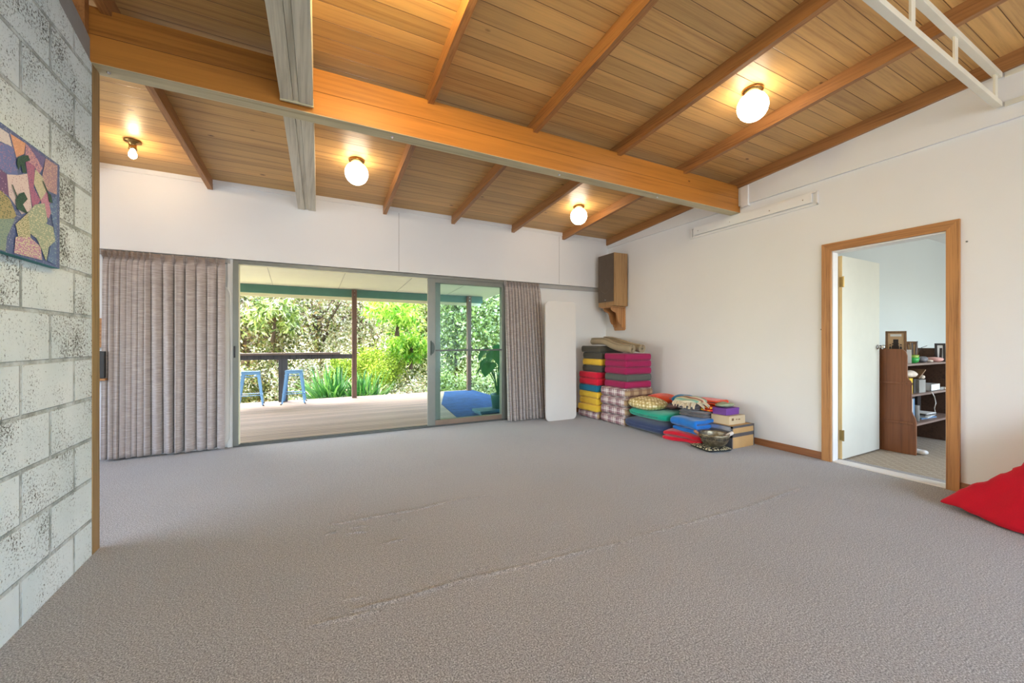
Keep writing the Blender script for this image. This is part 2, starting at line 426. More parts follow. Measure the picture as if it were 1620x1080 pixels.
# ------------------------------------------------------------------ floor
def seg_d(x, y, a, b):
    ax, ay = a; bx, by = b
    t = np.clip(((x - ax) * (bx - ax) + (y - ay) * (by - ay)) / ((bx - ax) ** 2 + (by - ay) ** 2), 0, 1)
    px, py = ax + t * (bx - ax), ay + t * (by - ay)
    return np.hypot(x - px, y - py), t
def ray_floor(px, py):
    f, yaw, H = 635.5, 0.48354, 1.18
    a = (px - 810) / f; b = -(py - 540) / f; t = -H / b
    return ((a * math.cos(yaw) + math.sin(yaw)) * t, (-a * math.sin(yaw) + math.cos(yaw)) * t)
wr = []
for p, q, h, w in (((545, 826), (600, 816), .010, .014), ((600, 816), (660, 806), .011, .014), ((660, 806), (715, 792), .011, .014), ((715, 792), (770, 784), .007, .014),
                   ((553, 843), (577, 841), .010, .012), ((556, 835), (580, 831), .008, .012), ((515, 846), (534, 840), .008, .012), ((522, 828), (542, 828), .010, .012),
                   ((606, 860), (640, 852), .008, .014), ((548, 814), (575, 812), .005, .012), ((620, 824), (648, 820), .004, .012),
                   ((545, 948), (575, 943), .006, .02), ((560, 965), (640, 945), .009, .025), ((640, 945), (740, 915), .009, .025), ((740, 915), (830, 895), .008, .025),
                   ((830, 895), (950, 865), .008, .025), ((950, 865), (1000, 855), .005, .025), ((490, 990), (600, 965), .007, .025), ((1080, 830), (1190, 800), .008, .03),
                   ((1190, 800), (1270, 770), .009, .03), ((1000, 850), (1080, 830), .005, .03), ((840, 878), (905, 866), .004, .02), ((720, 905), (770, 897), .004, .02), ((552, 921), (562, 920), .006, .012)):
    wr.append((ray_floor(*p), ray_floor(*q), h * (.8 if w < .018 else .6), w * (.75 if w < .018 else .6)))
def grid_mesh(name, xs, ys, zf):
    X, Y = np.meshgrid(xs, ys); Z = zf(X, Y)
    co = np.stack([X, Y, Z], -1).reshape(-1, 3)
    nx, ny = len(xs), len(ys)
    i = np.arange((nx - 1) * (ny - 1)); r = i // (nx - 1); c = i % (nx - 1); a = r * nx + c
    F = np.stack([a, a + 1, a + nx + 1, a + nx], -1)
    me = bpy.data.meshes.new(name); me.from_pydata(co.tolist(), [], F.tolist()); me.update()
    return me
xs = np.concatenate([np.linspace(-4.1, -1.1, 12), np.linspace(-0.95, 3.6, 560), np.linspace(3.75, 4.85, 8)])
ys = np.concatenate([np.linspace(-3.6, 0.9, 12), np.linspace(1.0, 3.6, 400), np.linspace(3.7, 5.52, 10)])
def zf(X, Y):
    Z = np.zeros_like(X)
    for a, b, h, w in wr:
        d, t = seg_d(X, Y, a, b)
        Z = np.maximum(Z, h * np.exp(-(d / w) ** 2) * (0.6 + 0.4 * np.sin(PI * t)))
    return Z
obj('floor', grid_mesh('floor', xs, ys, zf), M['carpet'], smooth=True, kind='structure')
bm = NB(); box(bm, -4.2, 4.7, -3.7, 5.6, -0.12, -0.006); obj('trim_1', bm, M['render'], kind='structure')  # slab under the carpet

# ------------------------------------------------------------------ ceiling
bm = NB()
y0, y1 = -3.75, YF + 0.14
prism(bm, [(y0, zc(y0)), (y1, zc(y1)), (y1, zc(y1) + .12), (y0, zc(y0) + .12)], 0, -4.25, 5.0)
obj('ceiling', bm, M['ceil'], kind='structure')

# ------------------------------------------------------------------ far wall
bm = NB()
box(bm, -4.2, 4.86, YF, YF + .14, 2.10, 2.90)
box(bm, -4.2, 4.86, YF + .012, YF + .14, 2.90, 3.02)
box(bm, -4.2, 4.86, YF - .012, YF + .02, 2.895, 2.945)
box(bm, -4.2, -0.69, YF + .06, YF + .14, 0, 2.10)
box(bm, 2.76, 4.86, YF + .06, YF + .14, 0, 2.10)
obj('wall_far', bm, M['wall'], kind='structure')
bm = NB()
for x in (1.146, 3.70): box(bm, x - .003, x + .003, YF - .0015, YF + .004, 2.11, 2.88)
obj('trim_2', bm, M['seam_shade'], kind='structure')
bm = NB(); box(bm, 2.78, 4.72, YF + .03, YF + .06, 2.035, 2.095); obj('track_shade_strip', bm, M['seam_shade'], kind='structure')  # track and shade under the bulkhead painted as a grey strip
bm = NB(); box(bm, -4.2, -0.70, YF + .02, YF + .06, 2.05, 2.095); obj('gap_shade_strip', bm, M['seam_shade'], kind='structure')  # same grey strip for the shaded gap, left side
bm = NB(); box(bm, 3.3, 4.70, YF + .045, YF + .06, 0, .07); obj('baseboard_far', bm, M['skirting'], kind='structure')
# white jamb lining left of the sliding door
bm = NB(); box(bm, -0.725, -0.675, YF + .03, YF + .10, 0, 2.10); obj('trim_5', bm, M['white'], kind='structure')

# ------------------------------------------------------------------ right wall
def wobj(name, bm, m, **kw):
    o = obj(name, bm, m, loc=WL, rot=(0, 0, WA), **kw); return o
D0, D1, DH = 1.225, 2.038, 2.065
bm = NB()
for (a, b, z0, z1) in ((-3.7, D0, 0, 2.79), (D1, 5.55, 0, 2.79), (D0, D1, DH, 2.79)):
    box(bm, 0, .12, a, b, z0, z1)
prism(bm, [(-3.7, 2.79), (5.55, 2.79), (5.55, zc(5.55) + .05), (-3.7, zc(-3.7) + .05)], 0, -.028, .12)
wobj('wall_right', bm, M['wall'], kind='structure')
# oak casing around the doorway
# mitred uprights and head
bm = NB()
a0, a1, b0, b1 = 1.155, D0 + .006, D1 - .006, 2.112
prism(bm, [(a0, 0), (a1, 0), (a1, DH), (a0, DH + .076)], 0, -.024, .0)
prism(bm, [(b0, 0), (b1, 0), (b1, DH + .076), (b0, DH)], 0, -.024, .0)
wobj('trim_6', bm, M['casing'], kind='structure')
bm = NB(); prism(bm, [(a0 + .001, DH + .077), (a1, DH + .001), (b0, DH + .001), (b1 - .001, DH + .077)], 0, -.0235, .0)
wobj('trim_7', bm, M['casing_h'], kind='structure')
bm = NB()  # white jamb lining and stop
box(bm, -.001, .125, D0 + .0, D0 + .014, 0, DH); box(bm, -.001, .085, D1 - .014, D1, 0, DH); box(bm, -.001, .125, D0, D1, DH - .012, DH)
wobj('trim_8', bm, M['white'], kind='structure')
bm = NB(); box(bm, -.006, .12, D0 + .014, D1 - .014, .0, .012); wobj('trim_9', bm, M['white'], kind='structure')
for i, (a, b) in enumerate(((-3.6, 1.155), (2.112, 5.4))):
    bm = NB(); box(bm, -.016, 0, a, b, 0, .075, 0, .003)
    wobj('baseboard_right' if i == 0 else 'baseboard_right_far', bm, M['skirting'], kind='structure')
# white cover frame high on the wall, with inner board
t = thing('wall_cover_panel', 'long white rectangular cover board fixed high on right wall under the roof beam', 'panel', WL, WA)
bm = NB(); box(bm, -.018, 0, 2.148, 3.68, 2.56, 2.578, 0, .002); box(bm, -.018, 0, 2.148, 2.166, 2.56, 2.70, 0, .002); box(bm, -.018, 0, 3.66, 3.68, 2.56, 2.70, 0, .002); box(bm, -.018, 0, 2.148, 3.68, 2.686, 2.70, 0, .002)
obj('frame', bm, M['white'], t)
bm = NB(); box(bm, -.03, 0, 2.20, 3.62, 2.592, 2.684, 0, .002); obj('board', bm, M['white'], t)
bm = NB()
for yy, zz in ((2.28, 2.64), (2.62, 2.63), (3.1, 2.635), (3.55, 2.64)): box(bm, -.033, -.029, yy - .005, yy + .005, zz - .005, zz + .005, 0, .001)
obj('screw', bm, M['chrome'], t)
# white plate beside the beam end
bm = NB(); box(bm, -.045, 0, 2.86, 2.95, 2.765, 3.0, 0, .003)
wobj('beam_end_plate', bm, M['white'], label='small white painted block covering the end of the main beam at right wall', cat='block')
# light wall marks: switch-like screw plugs
for yy, zz, lb in ((1.122, 1.957, 'tiny grey screw plug in white wall right of the doorway head'), (2.125, 1.30, 'tiny grey screw plug in white wall left of the doorway')):
    bm = NB(); lathe(bm, [(0, 0), (.007, 0), (.006, .006), (0, .007)], 12); bm.transform(R(-PI / 2, 'Y')); bm.transform(T((0, yy, zz)))
    wobj('screw_plug', bm, M['alum'], smooth=True, label=lb, cat='screw')

# ------------------------------------------------------------------ block wall and post
bm = NB(); prism(bm, [(-3.6, 0), (3.045, 0), (3.045, 2.715), (2.72, 2.80), (2.3, 3.05), (-3.6, 3.05)], 0, XL - .19, XL)
o = obj('wall_left', bm, M['block'], kind='structure')
bm = NB(); prism(bm, [(3.047, 2.715), (3.037, 2.845), (2.99, 2.865), (2.2, 3.1), (-3.6, 3.1), (-3.6, 3.05), (2.3, 3.05), (2.72, 2.80)][::-1], 0, XL - .19, XL - .004)
obj('trim_10', bm, M['render'], kind='structure')
bm = NB(); prism(bm, [(-3.6, 3.1), (2.2, 3.1), (2.2, 3.14), (-3.6, 3.4)], 0, XL - .14, XL - .05); obj('trim_11', bm, M['rafter'], kind='structure')
bm = NB(); box(bm, XL - .10, XL + .003, 3.047, 3.135, 0, 2.714, 0, .002)
obj('timber_post', bm, M['post'], label='tall brown timber post capping end of the concrete block wall', cat='post')
bm = NB(); box(bm, -1.115, -1.03, 2.98, 3.03, 2.87, zc(3.0) - .003, 0, .002)
obj('timber_upright', bm, M['rafter'], label='short dark timber upright on block wall top against the beam end', cat='post')

# left room end wall, back wall (window openings added for fill light), left wall
bm = NB(); box(bm, -4.3, -4.2, -3.7, 5.55, 0, .95); box(bm, -4.3, -4.2, -3.7, 5.55, 2.2, 3.75); box(bm, -4.3, -4.2, -3.7, .9, .95, 2.2); box(bm, -4.3, -4.2, 4.6, 5.55, .95, 2.2)
obj('wall_left_far', bm, M['wall'], kind='structure')
bm = NB(); box(bm, -4.3, 4.6, -3.75, -3.65, 0, .55); box(bm, -4.3, 4.6, -3.75, -3.65, 2.5, 3.75); box(bm, -4.3, -.8, -3.75, -3.65, .55, 2.5); box(bm, 4.2, 4.6, -3.75, -3.65, .55, 2.5)
obj('wall_back', bm, M['wall'], kind='structure')
# ------------------------------------------------------------------ main beam
t = thing('main_roof_beam', 'deep honey-coloured laminated timber beam crossing the whole room under the rafters', 'beam', (XL - .12, 3.036, 2.716), -.009)
bm = NB(); box(bm, 0, 5.845, 0, .125, .002, .313, 0, .004); obj('beam', bm, M['beam'], t)
bm = NB(); box(bm, .002, 5.843, .001, .124, 0, .004); obj('underside', bm, M['beam_under'], t, label='pale dressed underside of the beam')
bm = NB()
for x in (.17, 1.75, 3.25, 4.5): lathe(bm, [(0, -.006), (.008, -.006), (.012, .001), (0, .001)], 10, c=(x, .07, 0))
obj('bolt', bm, M['chrome'], t)

# rafters: each one runs from far wall back over the camera
RX = [-1.81, -.875, .965, 1.895, 2.85, 3.78]
RL = ['dark timber rafter furthest left, left of the bare bulb', 'brown timber rafter between the bare bulb and the pale twin beam',
      'timber rafter next right of the pale twin beam, glowing orange by the lamp', 'second timber rafter to the right of the pale twin beam, away from every lamp',
      'timber rafter just left of the two right-hand globe lamps', 'timber rafter just right of the two right-hand globe lamps']
def rafter(x, label):
    bm = NB(); y0, y1 = -3.6 , YF - .001
    for (ya, yb) in ((y0, y1),):
        prism(bm, [(ya, zc(ya) - .112), (yb, zc(yb) - .112), (yb, zc(yb) + .004), (ya, zc(ya) + .004)], 0, -.0225, .0225)
    bm.transform(Matrix(((1, .036, 0, 0), (0, 1, 0, 0), (0, 0, 1, 0), (0, 0, 0, 1))))
    obj('ceiling_rafter', bm, M['rafter'], label=label, cat='rafter', group='roof rafters', loc=(x - .036 * YF, 0, 0))
for x, l in zip(RX, RL): rafter(x, l)
bm = NB(); prism(bm, [(-3.6, zc(-3.6) - .112), (5.39, zc(5.39) - .112), (5.39, zc(5.39) + .003), (-3.6, zc(-3.6) + .003)], 0, -.055, -.017)
wobj('ceiling_rafter', bm, M['rafter'], label='brown timber rafter running tight along the top of right wall', cat='rafter', group='roof rafters')
# pale built-up beams
def twin(y0, y1, label, xo=0.0):
    t = thing('built_up_beam', label, 'beam', (.063 - .036 * YF + xo, 0, 0))
    sh = Matrix(((1, .036, 0, 0), (0, 1, 0, 0), (0, 0, 1, 0), (0, 0, 0, 1)))
    for a, b, dz, nm in ((-.095, -.022, 0, 'side_plank'), (-.020, .012, .006, 'packing_strip'), (.014, .095, 0, 'side_plank')):
        bm = NB(); prism(bm, [(y0, 2.752 + dz), (y1, 2.752 + dz), (y1, zc(y1)), (y0, zc(y0))], 0, a, b); bm.transform(sh)
        obj(nm, bm, M['grey_timber'], t)
    if y0 < 0:
        bm = NB(); box(bm, -.098, .098, y1 - .002, y1 + .012, 2.744, 2.80); bm.transform(sh); obj('end_cleat', bm, M['beam_under'], t)
twin(3.17, YF - .001, 'pale bleached triple-plank beam between main beam and far wall')
twin(-3.6, 2.995, 'pale bleached triple-plank beam overhead, on the near side of main beam')

# ------------------------------------------------------------------ lamps
M['globe'] = emis('lit_opal_glass', (1.0, 0.84, 0.64, 1), 17.0)
M['globe_strong'] = emis('lit_opal_glass_strong', (1.0, 0.77, 0.34, 1), 135.0)
M['bulb'] = emis('lit_clear_bulb', (1.0, 0.72, 0.42, 1), 160.0)
def globe(x, y, label, group='globe ceiling lamps', gm='globe'):
    t = thing('globe_ceiling_lamp', label, 'lamp', (x, y, zc(y)), 0, group)
    bm = NB(); lathe(bm, [(0, 0), (.074, 0), (.078, -.008), (.074, -.018), (.066, -.022), (.060, -.045), (0, -.045)], 32); obj('brass_gallery', bm, M['brass'], t, smooth=True)
    bm = NB(); prof = []
    for k in range(25):
        a = PI * k / 24
        if a < .50: continue
        r = .112 * math.sin(a)
        z = .112 * math.cos(a)
        if k in (14, 16): r *= .975
        prof.append((max(r, 0), z - .135))
    lathe(bm, [(0, prof[0][1] + .004)] + prof, 32); obj('globe_shade', bm, M[gm], t, smooth=True)
globe(3.19, 1.945, 'lit white globe lamp nearest the camera, above the doorway side')
globe(.50, 4.345, 'lit white globe lamp just right of the pale twin beam')
globe(3.34, 4.41, 'smallest lit white globe lamp, near the far right corner')
globe(.50, 1.75, 'lit globe lamp overhead just out of the top of the view', gm='globe_strong')
t = thing('bare_bulb_lamp', 'bare lit bulb in brass lampholder on the ceiling beyond block wall', 'lamp', (-1.345, 4.80, zc(4.80)))
bm = NB(); lathe(bm, [(0, 0), (.062, 0), (.062, -.012), (.03, -.02), (.027, -.06), (.032, -.075), (0, -.075)], 24); obj('lampholder', bm, M['brass'], t, smooth=True)
bm = NB(); lathe(bm, [(0, -.07), (.014, -.075), (.022, -.095), (.03, -.12), (.027, -.142), (.014, -.155), (0, -.158)], 20); obj('bulb', bm, M['bulb'], t, smooth=True)

# ------------------------------------------------------------------ white ladder trusses
def truss(name, label, length, uprights, loc, rotz):
    t = thing(name, label, 'truss', loc, rotz)
    for z, nm in ((0, 'bottom_chord'), (.215, 'top_chord')):
        bm = NB(); box(bm, 0, length, 0, .04, z, z + .036, 0, .003); obj(nm, bm, M['truss'], t)
    for x in uprights:
        bm = NB(); box(bm, x - .027, x + .027, .014, .026, .034, .217, 0, .001); obj('upright', bm, M['truss'], t)
truss('ladder_truss', 'white steel ladder truss crossing below rafters at top right', 5.3, [.55, 1.2, 1.85, 2.5, 3.15, 3.80, 4.45, 5.23], (4.53 - 5.3, .93, 2.893), 0)
truss('wall_truss', 'white steel ladder truss fixed along right wall at top right corner', 3.5, [.02, .7, 1.4, 2.1, 2.8, 3.46], (4.545, .925, 2.893), -PI / 2 - .032)

# ------------------------------------------------------------------ sliding door
def sdbox(bm, px, *a): box(bm, *a)
dr = bpy.data.objects.new('door_1', None); COL.objects.link(dr); dr['kind'] = 'structure'; dr.location = (0, YF, 0)
bm = NB()
box(bm, -.672, -.622, .0, .10, 0, 2.092, 0, .002); box(bm, 2.70, 2.76, .0, .10, 0, 2.092, 0, .002)
box(bm, -.622, 2.70, .0, .10, 2.052, 2.092, 0, .002)
obj('door_frame', bm, M['alum'], dr)
bm = NB(); box(bm, -.622, -.611, .03, .06, .016, 2.052); box(bm, -.611, 1.54, .03, .06, 2.041, 2.052); obj('seal_strip', bm, M['fascia'], dr, label='thin cream strip lining the door opening')
bm = NB(); box(bm, -.67, 2.76, -.004, .10, 0, .016, 0, .002); box(bm, -.622, 2.70, .02, .03, .014, .024); box(bm, -.622, 2.70, .06, .07, .014, .024)
obj('sill_track', bm, M['alum_dark'], dr)
bm = NB(); box(bm, -.665, -.648, -.012, .0, 1.0, 1.13, 0, .003); obj('strike_plate', bm, M['black'], dr)
def leaf(x0, x1, ya, yb, nm, lw, rw, tr, brail, mid=True):
    g = NB(); box(g, x0, x0 + lw, ya, yb, .02, 2.055, 0, .002); box(g, x1 - rw, x1, ya, yb, .02, 2.055, 0, .002)
    box(g, x0 + lw, x1 - rw, ya, yb, 2.055 - tr, 2.055, 0, .002)
    f = obj(nm, g, M['alum'], dr)
    if mid:
        g = NB(); box(g, x0 + lw, x1 - rw, ya + .006, yb - .006, 1.045, 1.068, 0, .001); obj('mid_rail', g, M['alum_dark'], f)
    g = NB(); box(g, x0 + lw + .0, x1 - rw, ya - .001, yb, .02, .02 + brail, 0, .002); obj('bottom_rail', g, M['alum_bronze'], f)
    g = NB(); box(g, x0 + lw - .004, x1 - rw + .004, (ya + yb) / 2 - .002, (ya + yb) / 2 + .002, .02 + brail - .004, 2.055 - tr + .004); obj('glass_pane', g, M['glass'], f)
    return f
f = leaf(1.540, 2.70, .010, .046, 'sliding_panel', .105, .03, .062, .068)
g = NB()
pts = []
for k in range(13):
    a = -PI / 2 + PI * k / 12; pts.append((1.585 + .038 * math.cos(a) * 1.1, 1.09 + .085 * math.sin(a)))
prism(g, [(1.585, 1.005)] + pts + [(1.585, 1.175)], 1, -.022, .010); obj('handle', g, M['handle'], f)
g = NB(); box(g, 1.575, 1.590, -.006, .010, .99, 1.19, 0, .002); obj('handle_plate', g, M['handle'], f)
f = leaf(1.60, 2.70, .054, .09, 'fixed_panel', .13, .03, .062, .068, False)

# ------------------------------------------------------------------ interior door and study
RM = thing('door_2', None, None, (0, 0, 0)); RM['kind'] = 'structure'
RM.location = (4.745, 2.020, 0); RM.rotation_euler = (0, 0, .012)
bm = NB(); box(bm, 0.002, .83, -.018, .018, .012, 2.03, 0, .002); lf = obj('door_leaf', bm, M['door'], RM)
bm = NB(); box(bm, -.001, .0015, -.0175, .0175, .013, 2.029); obj('leaf_edge', bm, M['door_edge'], lf, label='bare pine edge of the door')
for z in (.20, 1.72):
    bm = NB(); box(bm, -.016, .0, -.034, -.020, z, z + .10, 0, .002); tube(bm, [(-.004, -.03, z - .004), (-.004, -.03, z + .104)], .007, 10); box(bm, -.003, .002, -.03, .004, z, z + .10)
    obj('hinge', bm, M['hinge'], RM)
bm = NB(); lathe(bm, [(0, 0), (.026, 0), (.026, .006), (.010, .010), (.010, .035), (.022, .042), (.027, .052), (.022, .064), (0, .068)], 20)
bm.transform(R(PI / 2, 'X')); bm.transform(T((.775, -.018, 1.12))); obj('door_knob', bm, M['chrome'], lf, smooth=True)
bm = NB(); lathe(bm, [(0, 0), (.026, 0), (.026, .006), (.010, .010), (.010, .035), (.022, .042), (.027, .052), (.022, .064), (0, .068)], 20)
bm.transform(R(-PI / 2, 'X')); bm.transform(T((.775, .018, 1.12))); obj('door_knob', bm, M['chrome'], lf, smooth=True)

bm = NB(); box(bm, 4.58, 9.6, -1.6, 2.42, -.1, -.002); obj('floor_study', bm, M['carpet2'], kind='structure')
bm = NB(); box(bm, 4.76, 9.6, 2.24, 2.32, 0, 2.60); obj('wall_study_back', bm, M['mint'], kind='structure')
bm = NB(); box(bm, 9.6, 9.7, -1.7, 2.5, 0, 2.75); obj('wall_study_right', bm, M['mint'], kind='structure')
bm = NB(); box(bm, 4.64, 9.6, -1.7, -1.6, 0, .8); box(bm, 4.64, 9.6, -1.7, -1.6, 2.2, 2.66); box(bm, 4.64, 5.4, -1.7, -1.6, .8, 2.2); box(bm, 8.6, 9.6, -1.7, -1.6, .8, 2.2); obj('wall_study_front', bm, M['mint'], kind='structure')
bm = NB(); box(bm, 4.675, 9.7, -1.7, 2.32, 2.602, 2.70); obj('ceiling_study', bm, M['white'], kind='structure')

# bookcase
BX0, BX1, BY = 5.65, 6.80, 1.76
t = thing('bookcase', 'open brown timber bookcase with curved side panels in the study', 'bookcase', (BX0, BY, 0))
def side(x0, x1, nm, mat):
    pts = [(0, 0), (.44, 0), (.44, 1.10), (.10, 1.10)]
    pts += [(.075, 1.092), (.055, 1.07), (.045, 1.03), (.045, .81), (.035, .785), (.015, .76), (.01, .735), (.01, .45), (-.0, .42), (-.02, .375), (-.025, .34), (-.025, 0)]
    pts = pts[1:]
    b = NB(); prism(b, pts, 0, x0, x1); o = obj(nm, b, mat, t); return o
s1 = side(-.02, 0, 'side_panel', M['bookwood'])
side(1.15, 1.17, 'side_panel', M['bookdark'])
for z in (.325, .738):
    b = NB(); box(b, -.028, -.02, .0, .43, z - .012, z + .012, 0, .003); obj('moulding', b, M['bookwood'], s1)
for z, y0 in ((.30, -.02), (.60, .015), (.92, .05)):
    b = NB(); box(b, .001, 1.149, y0, .42, z, z + .022, 0, .002); obj('shelf', b, M['shelfwood'], t)
b = NB(); box(b, .001, 1.149, .422, .44, .02, 1.10); obj('back_board', b, M['bookdark'], t)
BZ = {0: .0, 1: .322, 2: .622, 3: .942}
def bt(name, label, cat, x, y, lvl, rz=0.0, dz=0.0): return thing(name, label, cat, (BX0 + x, BY + y, BZ[lvl] + dz), rz)
m_card = plain('kraft_card', srgb(196, 158, 112), 0.8); m_tanc = plain('tan_photo_paper', srgb(206, 172, 132), 0.7)
m_paper = plain('white_paper', srgb(232, 230, 224), 0.8); m_green = plain('green_glaze', srgb(52, 168, 74), 0.3); m_olive = plain('olive_glaze', srgb(140, 170, 60), 0.3)
m_grey = plain('grey_card', srgb(150, 146, 138), 0.7, var=0.15); m_pink = plain('pink_ceramic', srgb(226, 170, 160), 0.4); m_yel = plain('yellow_card', srgb(236, 196, 40), 0.6)
m_stone = plain('grey_stone', srgb(120, 118, 122), 0.6, var=0.3, nscale=20); m_red = plain('red_card', srgb(190, 40, 44), 0.6)
m_dark = plain('dark_card', srgb(50, 42, 38), 0.6); m_bagp = plain('crumpled_cream_paper', srgb(222, 206, 186), 0.8, var=0.15, nscale=14); m_blue = plain('blue_card', srgb(110, 150, 186), 0.6)
m_framew = wood('frame_wood', srgb(132, 98, 66), srgb(90, 64, 42), 2, 40); m_ylg = plain('lime_card', srgb(170, 170, 60), 0.6)
def frame_thing(label, x, y, lvl, rz, w, h, mat, inner, cut=False, dz=0.0):
    t = bt('photo_frame', label, 'photo frame', x, y, lvl, rz, dz)
    lean = R(-.22, 'X')
    b = NB(); q = .022
    for a in ((-w / 2, -w / 2 + q, 0, h), (w / 2 - q, w / 2, 0, h), (-w / 2 + q, w / 2 - q, 0, q), (-w / 2 + q, w / 2 - q, h - q, h)): box(b, a[0], a[1], -.008, .008, a[2], a[3], 0, .002)
    b.transform(lean); obj('frame', b, mat, t)
    b = NB(); box(b, -w / 2 + q, w / 2 - q, -.002, .004, q, h - q); b.transform(lean); obj('picture', b, inner, t)
    b = NB(); box(b, -w * .12, w * .12, .008, .012, .0, h * .75); b.transform(R(.30, 'X')); b.transform(T((0, .0, 0))); obj('strut', b, m_dark, t)
    return t
def put(name, b, mat, label, cat, x, y, lvl, dz=0.0, rz=0.0, smooth=False, group=None):
    return obj(name, b, mat, label=label, cat=cat, group=group, smooth=smooth, loc=(BX0 + x, BY + y, BZ[lvl] + dz), rot=(0, 0, rz))
def bx(w, d, h, bev=.002):
    b = NB(); box(b, -w / 2, w / 2, -d / 2, d / 2, 0, h, 0, bev); return b
tt = frame_thing('brown wooden photo frame standing on top shelf beside bookcase panel', .10, .175, 3, -1.25, .17, .36, m_framew, m_tanc)
b = NB()
for k, xx in enumerate((-.045, -.025, -.005, .018, .04)):
    add(b, soft(.018, .006, .06 + .012 * (k % 2), 2, 2, 4), T((xx, -.006, .13)))
    lathe(b, [(0, -.008), (.008, 0), (0, .008)], 8, c=(xx, -.008, .205 + .012 * (k % 2)))
b.transform(R(-.22, 'X')); obj('figures', b, m_dark, tt, label='small dark figures in the photograph')
b = NB(); box(b, -.045, .045, -.006, -.003, .30, .325); b.transform(R(-.22, 'X')); obj('caption_strip', b, m_paper, tt)
frame_thing('small black photo frame at the back left of bookcase top', .055, .34, 3, -1.2, .12, .20, m_dark, m_paper)
frame_thing('small black photo frame at the right end of bookcase top', 1.08, .10, 3, -1.2, .09, .22, m_dark, m_paper)
t2 = bt('bowl', 'bright green bowl, lower of the two stacked on top shelf', 'bowl', .32, .115, 3)
b = NB(); lathe(b, [(0, 0), (.035, 0), (.056, .02), (.064, .062), (.060, .062), (.052, .024), (0, .01)], 24); obj('body', b, m_green, t2, smooth=True)
t2 = bt('bowl', 'olive green bowl, upper of the two stacked on top shelf', 'bowl', .32, .115, 3, 0, .038)
b = NB(); lathe(b, [(0, 0), (.035, 0), (.052, .02), (.060, .052), (.056, .052), (.048, .022), (0, .01)], 24); obj('body', b, m_olive, t2, smooth=True)
t2 = bt('carved_plaque', 'small brown carved plaque with brushes standing behind the green bowls', 'ornament', .43, .15, 3, -1.2)
b = NB(); box(b, -.05, .05, -.01, .01, 0, .24, 0, .004); b.transform(R(-.12, 'X')); obj('board', b, m_framew, t2)
for k in range(7):
    b = NB(); x = -.045 + .015 * k; tube(b, [(x * .5, -.05, 0), (x + random.uniform(-.015, .015), -.03, .2 + random.uniform(0, .05))], [.003, .006], 6); obj('brush', b, m_card if k % 2 else m_stone, t2)
t2 = bt('envelope', 'cream card leaning behind the green bowls', 'card', .20, .13, 3, -1.2)
b = NB(); box(b, -.05, .05, -.002, .002, 0, .15); b.transform(R(-.15, 'X')); obj('card', b, m_paper, t2)
put('stone', soft(.12, .09, .07, 2.2, 2.2, 8, .01, 20, 3), m_stone, 'rough grey stone on top shelf right of the green bowls', 'stone', .58, .11, 3, smooth=True)
put('shell', soft(.08, .07, .03, 2.2, 2.2, 8, .006, 20, 5), m_bagp, 'small cream shell between the grey stone and the pink dish', 'shell', .74, .10, 3, smooth=True)
b = NB(); lathe(b, [(0, .0), (.04, 0), (.07, .015), (.078, .035), (.055, .05), (0, .056)], 24); put('dish', b, m_pink, 'upturned pale pink dish on top shelf', 'dish', .95, .115, 3, smooth=True)
b = NB(); tube(b, [(0, 0, 0), (.03, 0, .12), (.07, -.02, .17), (.12, -.05, .19)], .003, 6); put('wire', b, m_dark, 'thin dark curved twig rising behind the bowls', 'twig', .50, .13, 3, smooth=True)
put('box', bx(.2, .16, .19), m_card, 'cardboard box at back left of middle shelf', 'box', .14, .30, 2)
put('box', bx(.18, .14, .045), m_blue, 'pale blue flat box stacked on the cardboard box of middle shelf', 'box', .14, .30, 2, .192)
put('magazine_file', bx(.08, .13, .165), m_yel, 'yellow magazine file on the middle shelf', 'file', .10, .115, 2)
put('book', bx(.05, .13, .155), m_dark, 'dark book standing between yellow file and grey box', 'book', .19, .115, 2)
put('box', bx(.17, .12, .14), m_grey, 'grey square box on front of middle shelf', 'box', .36, .10, 2)
b = NB(); add(b, soft(.24, .16, .07, 2.5, 2.0, 10, .022, 12, 8)); put('paper_bag', b, m_bagp, 'crumpled cream paper bag lying on the yellow file', 'bag', .15, .11, 2, .170, smooth=True)
b = NB(); box(b, -.10, .10, -.07, .07, 0, .014, 0, .002); b.transform(R(-.45, 'Y')); put('folder', b, m_framew, 'brown folder tilted over the grey box', 'folder', .40, .12, 2, .195)
t2 = bt('tray', 'white open tray of papers on middle shelf right of the grey box', 'tray', .72, .12, 2)
b = NB(); box(b, -.13, .13, -.08, .08, 0, .006); box(b, -.13, .13, -.08, -.074, 0, .075); box(b, -.13, .13, .074, .08, 0, .075); box(b, -.13, -.124, -.08, .08, 0, .075); box(b, .124, .13, -.08, .08, 0, .075); obj('tray_body', b, m_paper, t2)
b = NB(); box(b, -.11, .11, -.065, .065, .008, .055, 0, .002); obj('papers', b, m_blue, t2)
put('cloth_ball', soft(.06, .06, .05, 2, 2, 8, .008, 20, 2), m_bagp, 'small cream bundle on top of the grey box', 'bundle', .43, .07, 2, .142, smooth=True)
put('small_box', bx(.11, .09, .03), m_grey, 'small grey flat box right of the white tray', 'box', .93, .09, 2)
put('small_box', bx(.10, .09, .02), m_bagp, 'small cream flat box at the right end of middle shelf', 'box', 1.07, .09, 2)
b = NB(); tube(b, [(0, .03, 0.005), (0, 0, 0), (.0, -.02, -.05), (.02, -.025, -.12), (-.01, -.022, -.17), (.015, -.02, -.21)], .0045, 6); put('cable', b, m_paper, 'white cable hanging down from the middle shelf', 'cable', .50, .006, 2, 0, smooth=True)
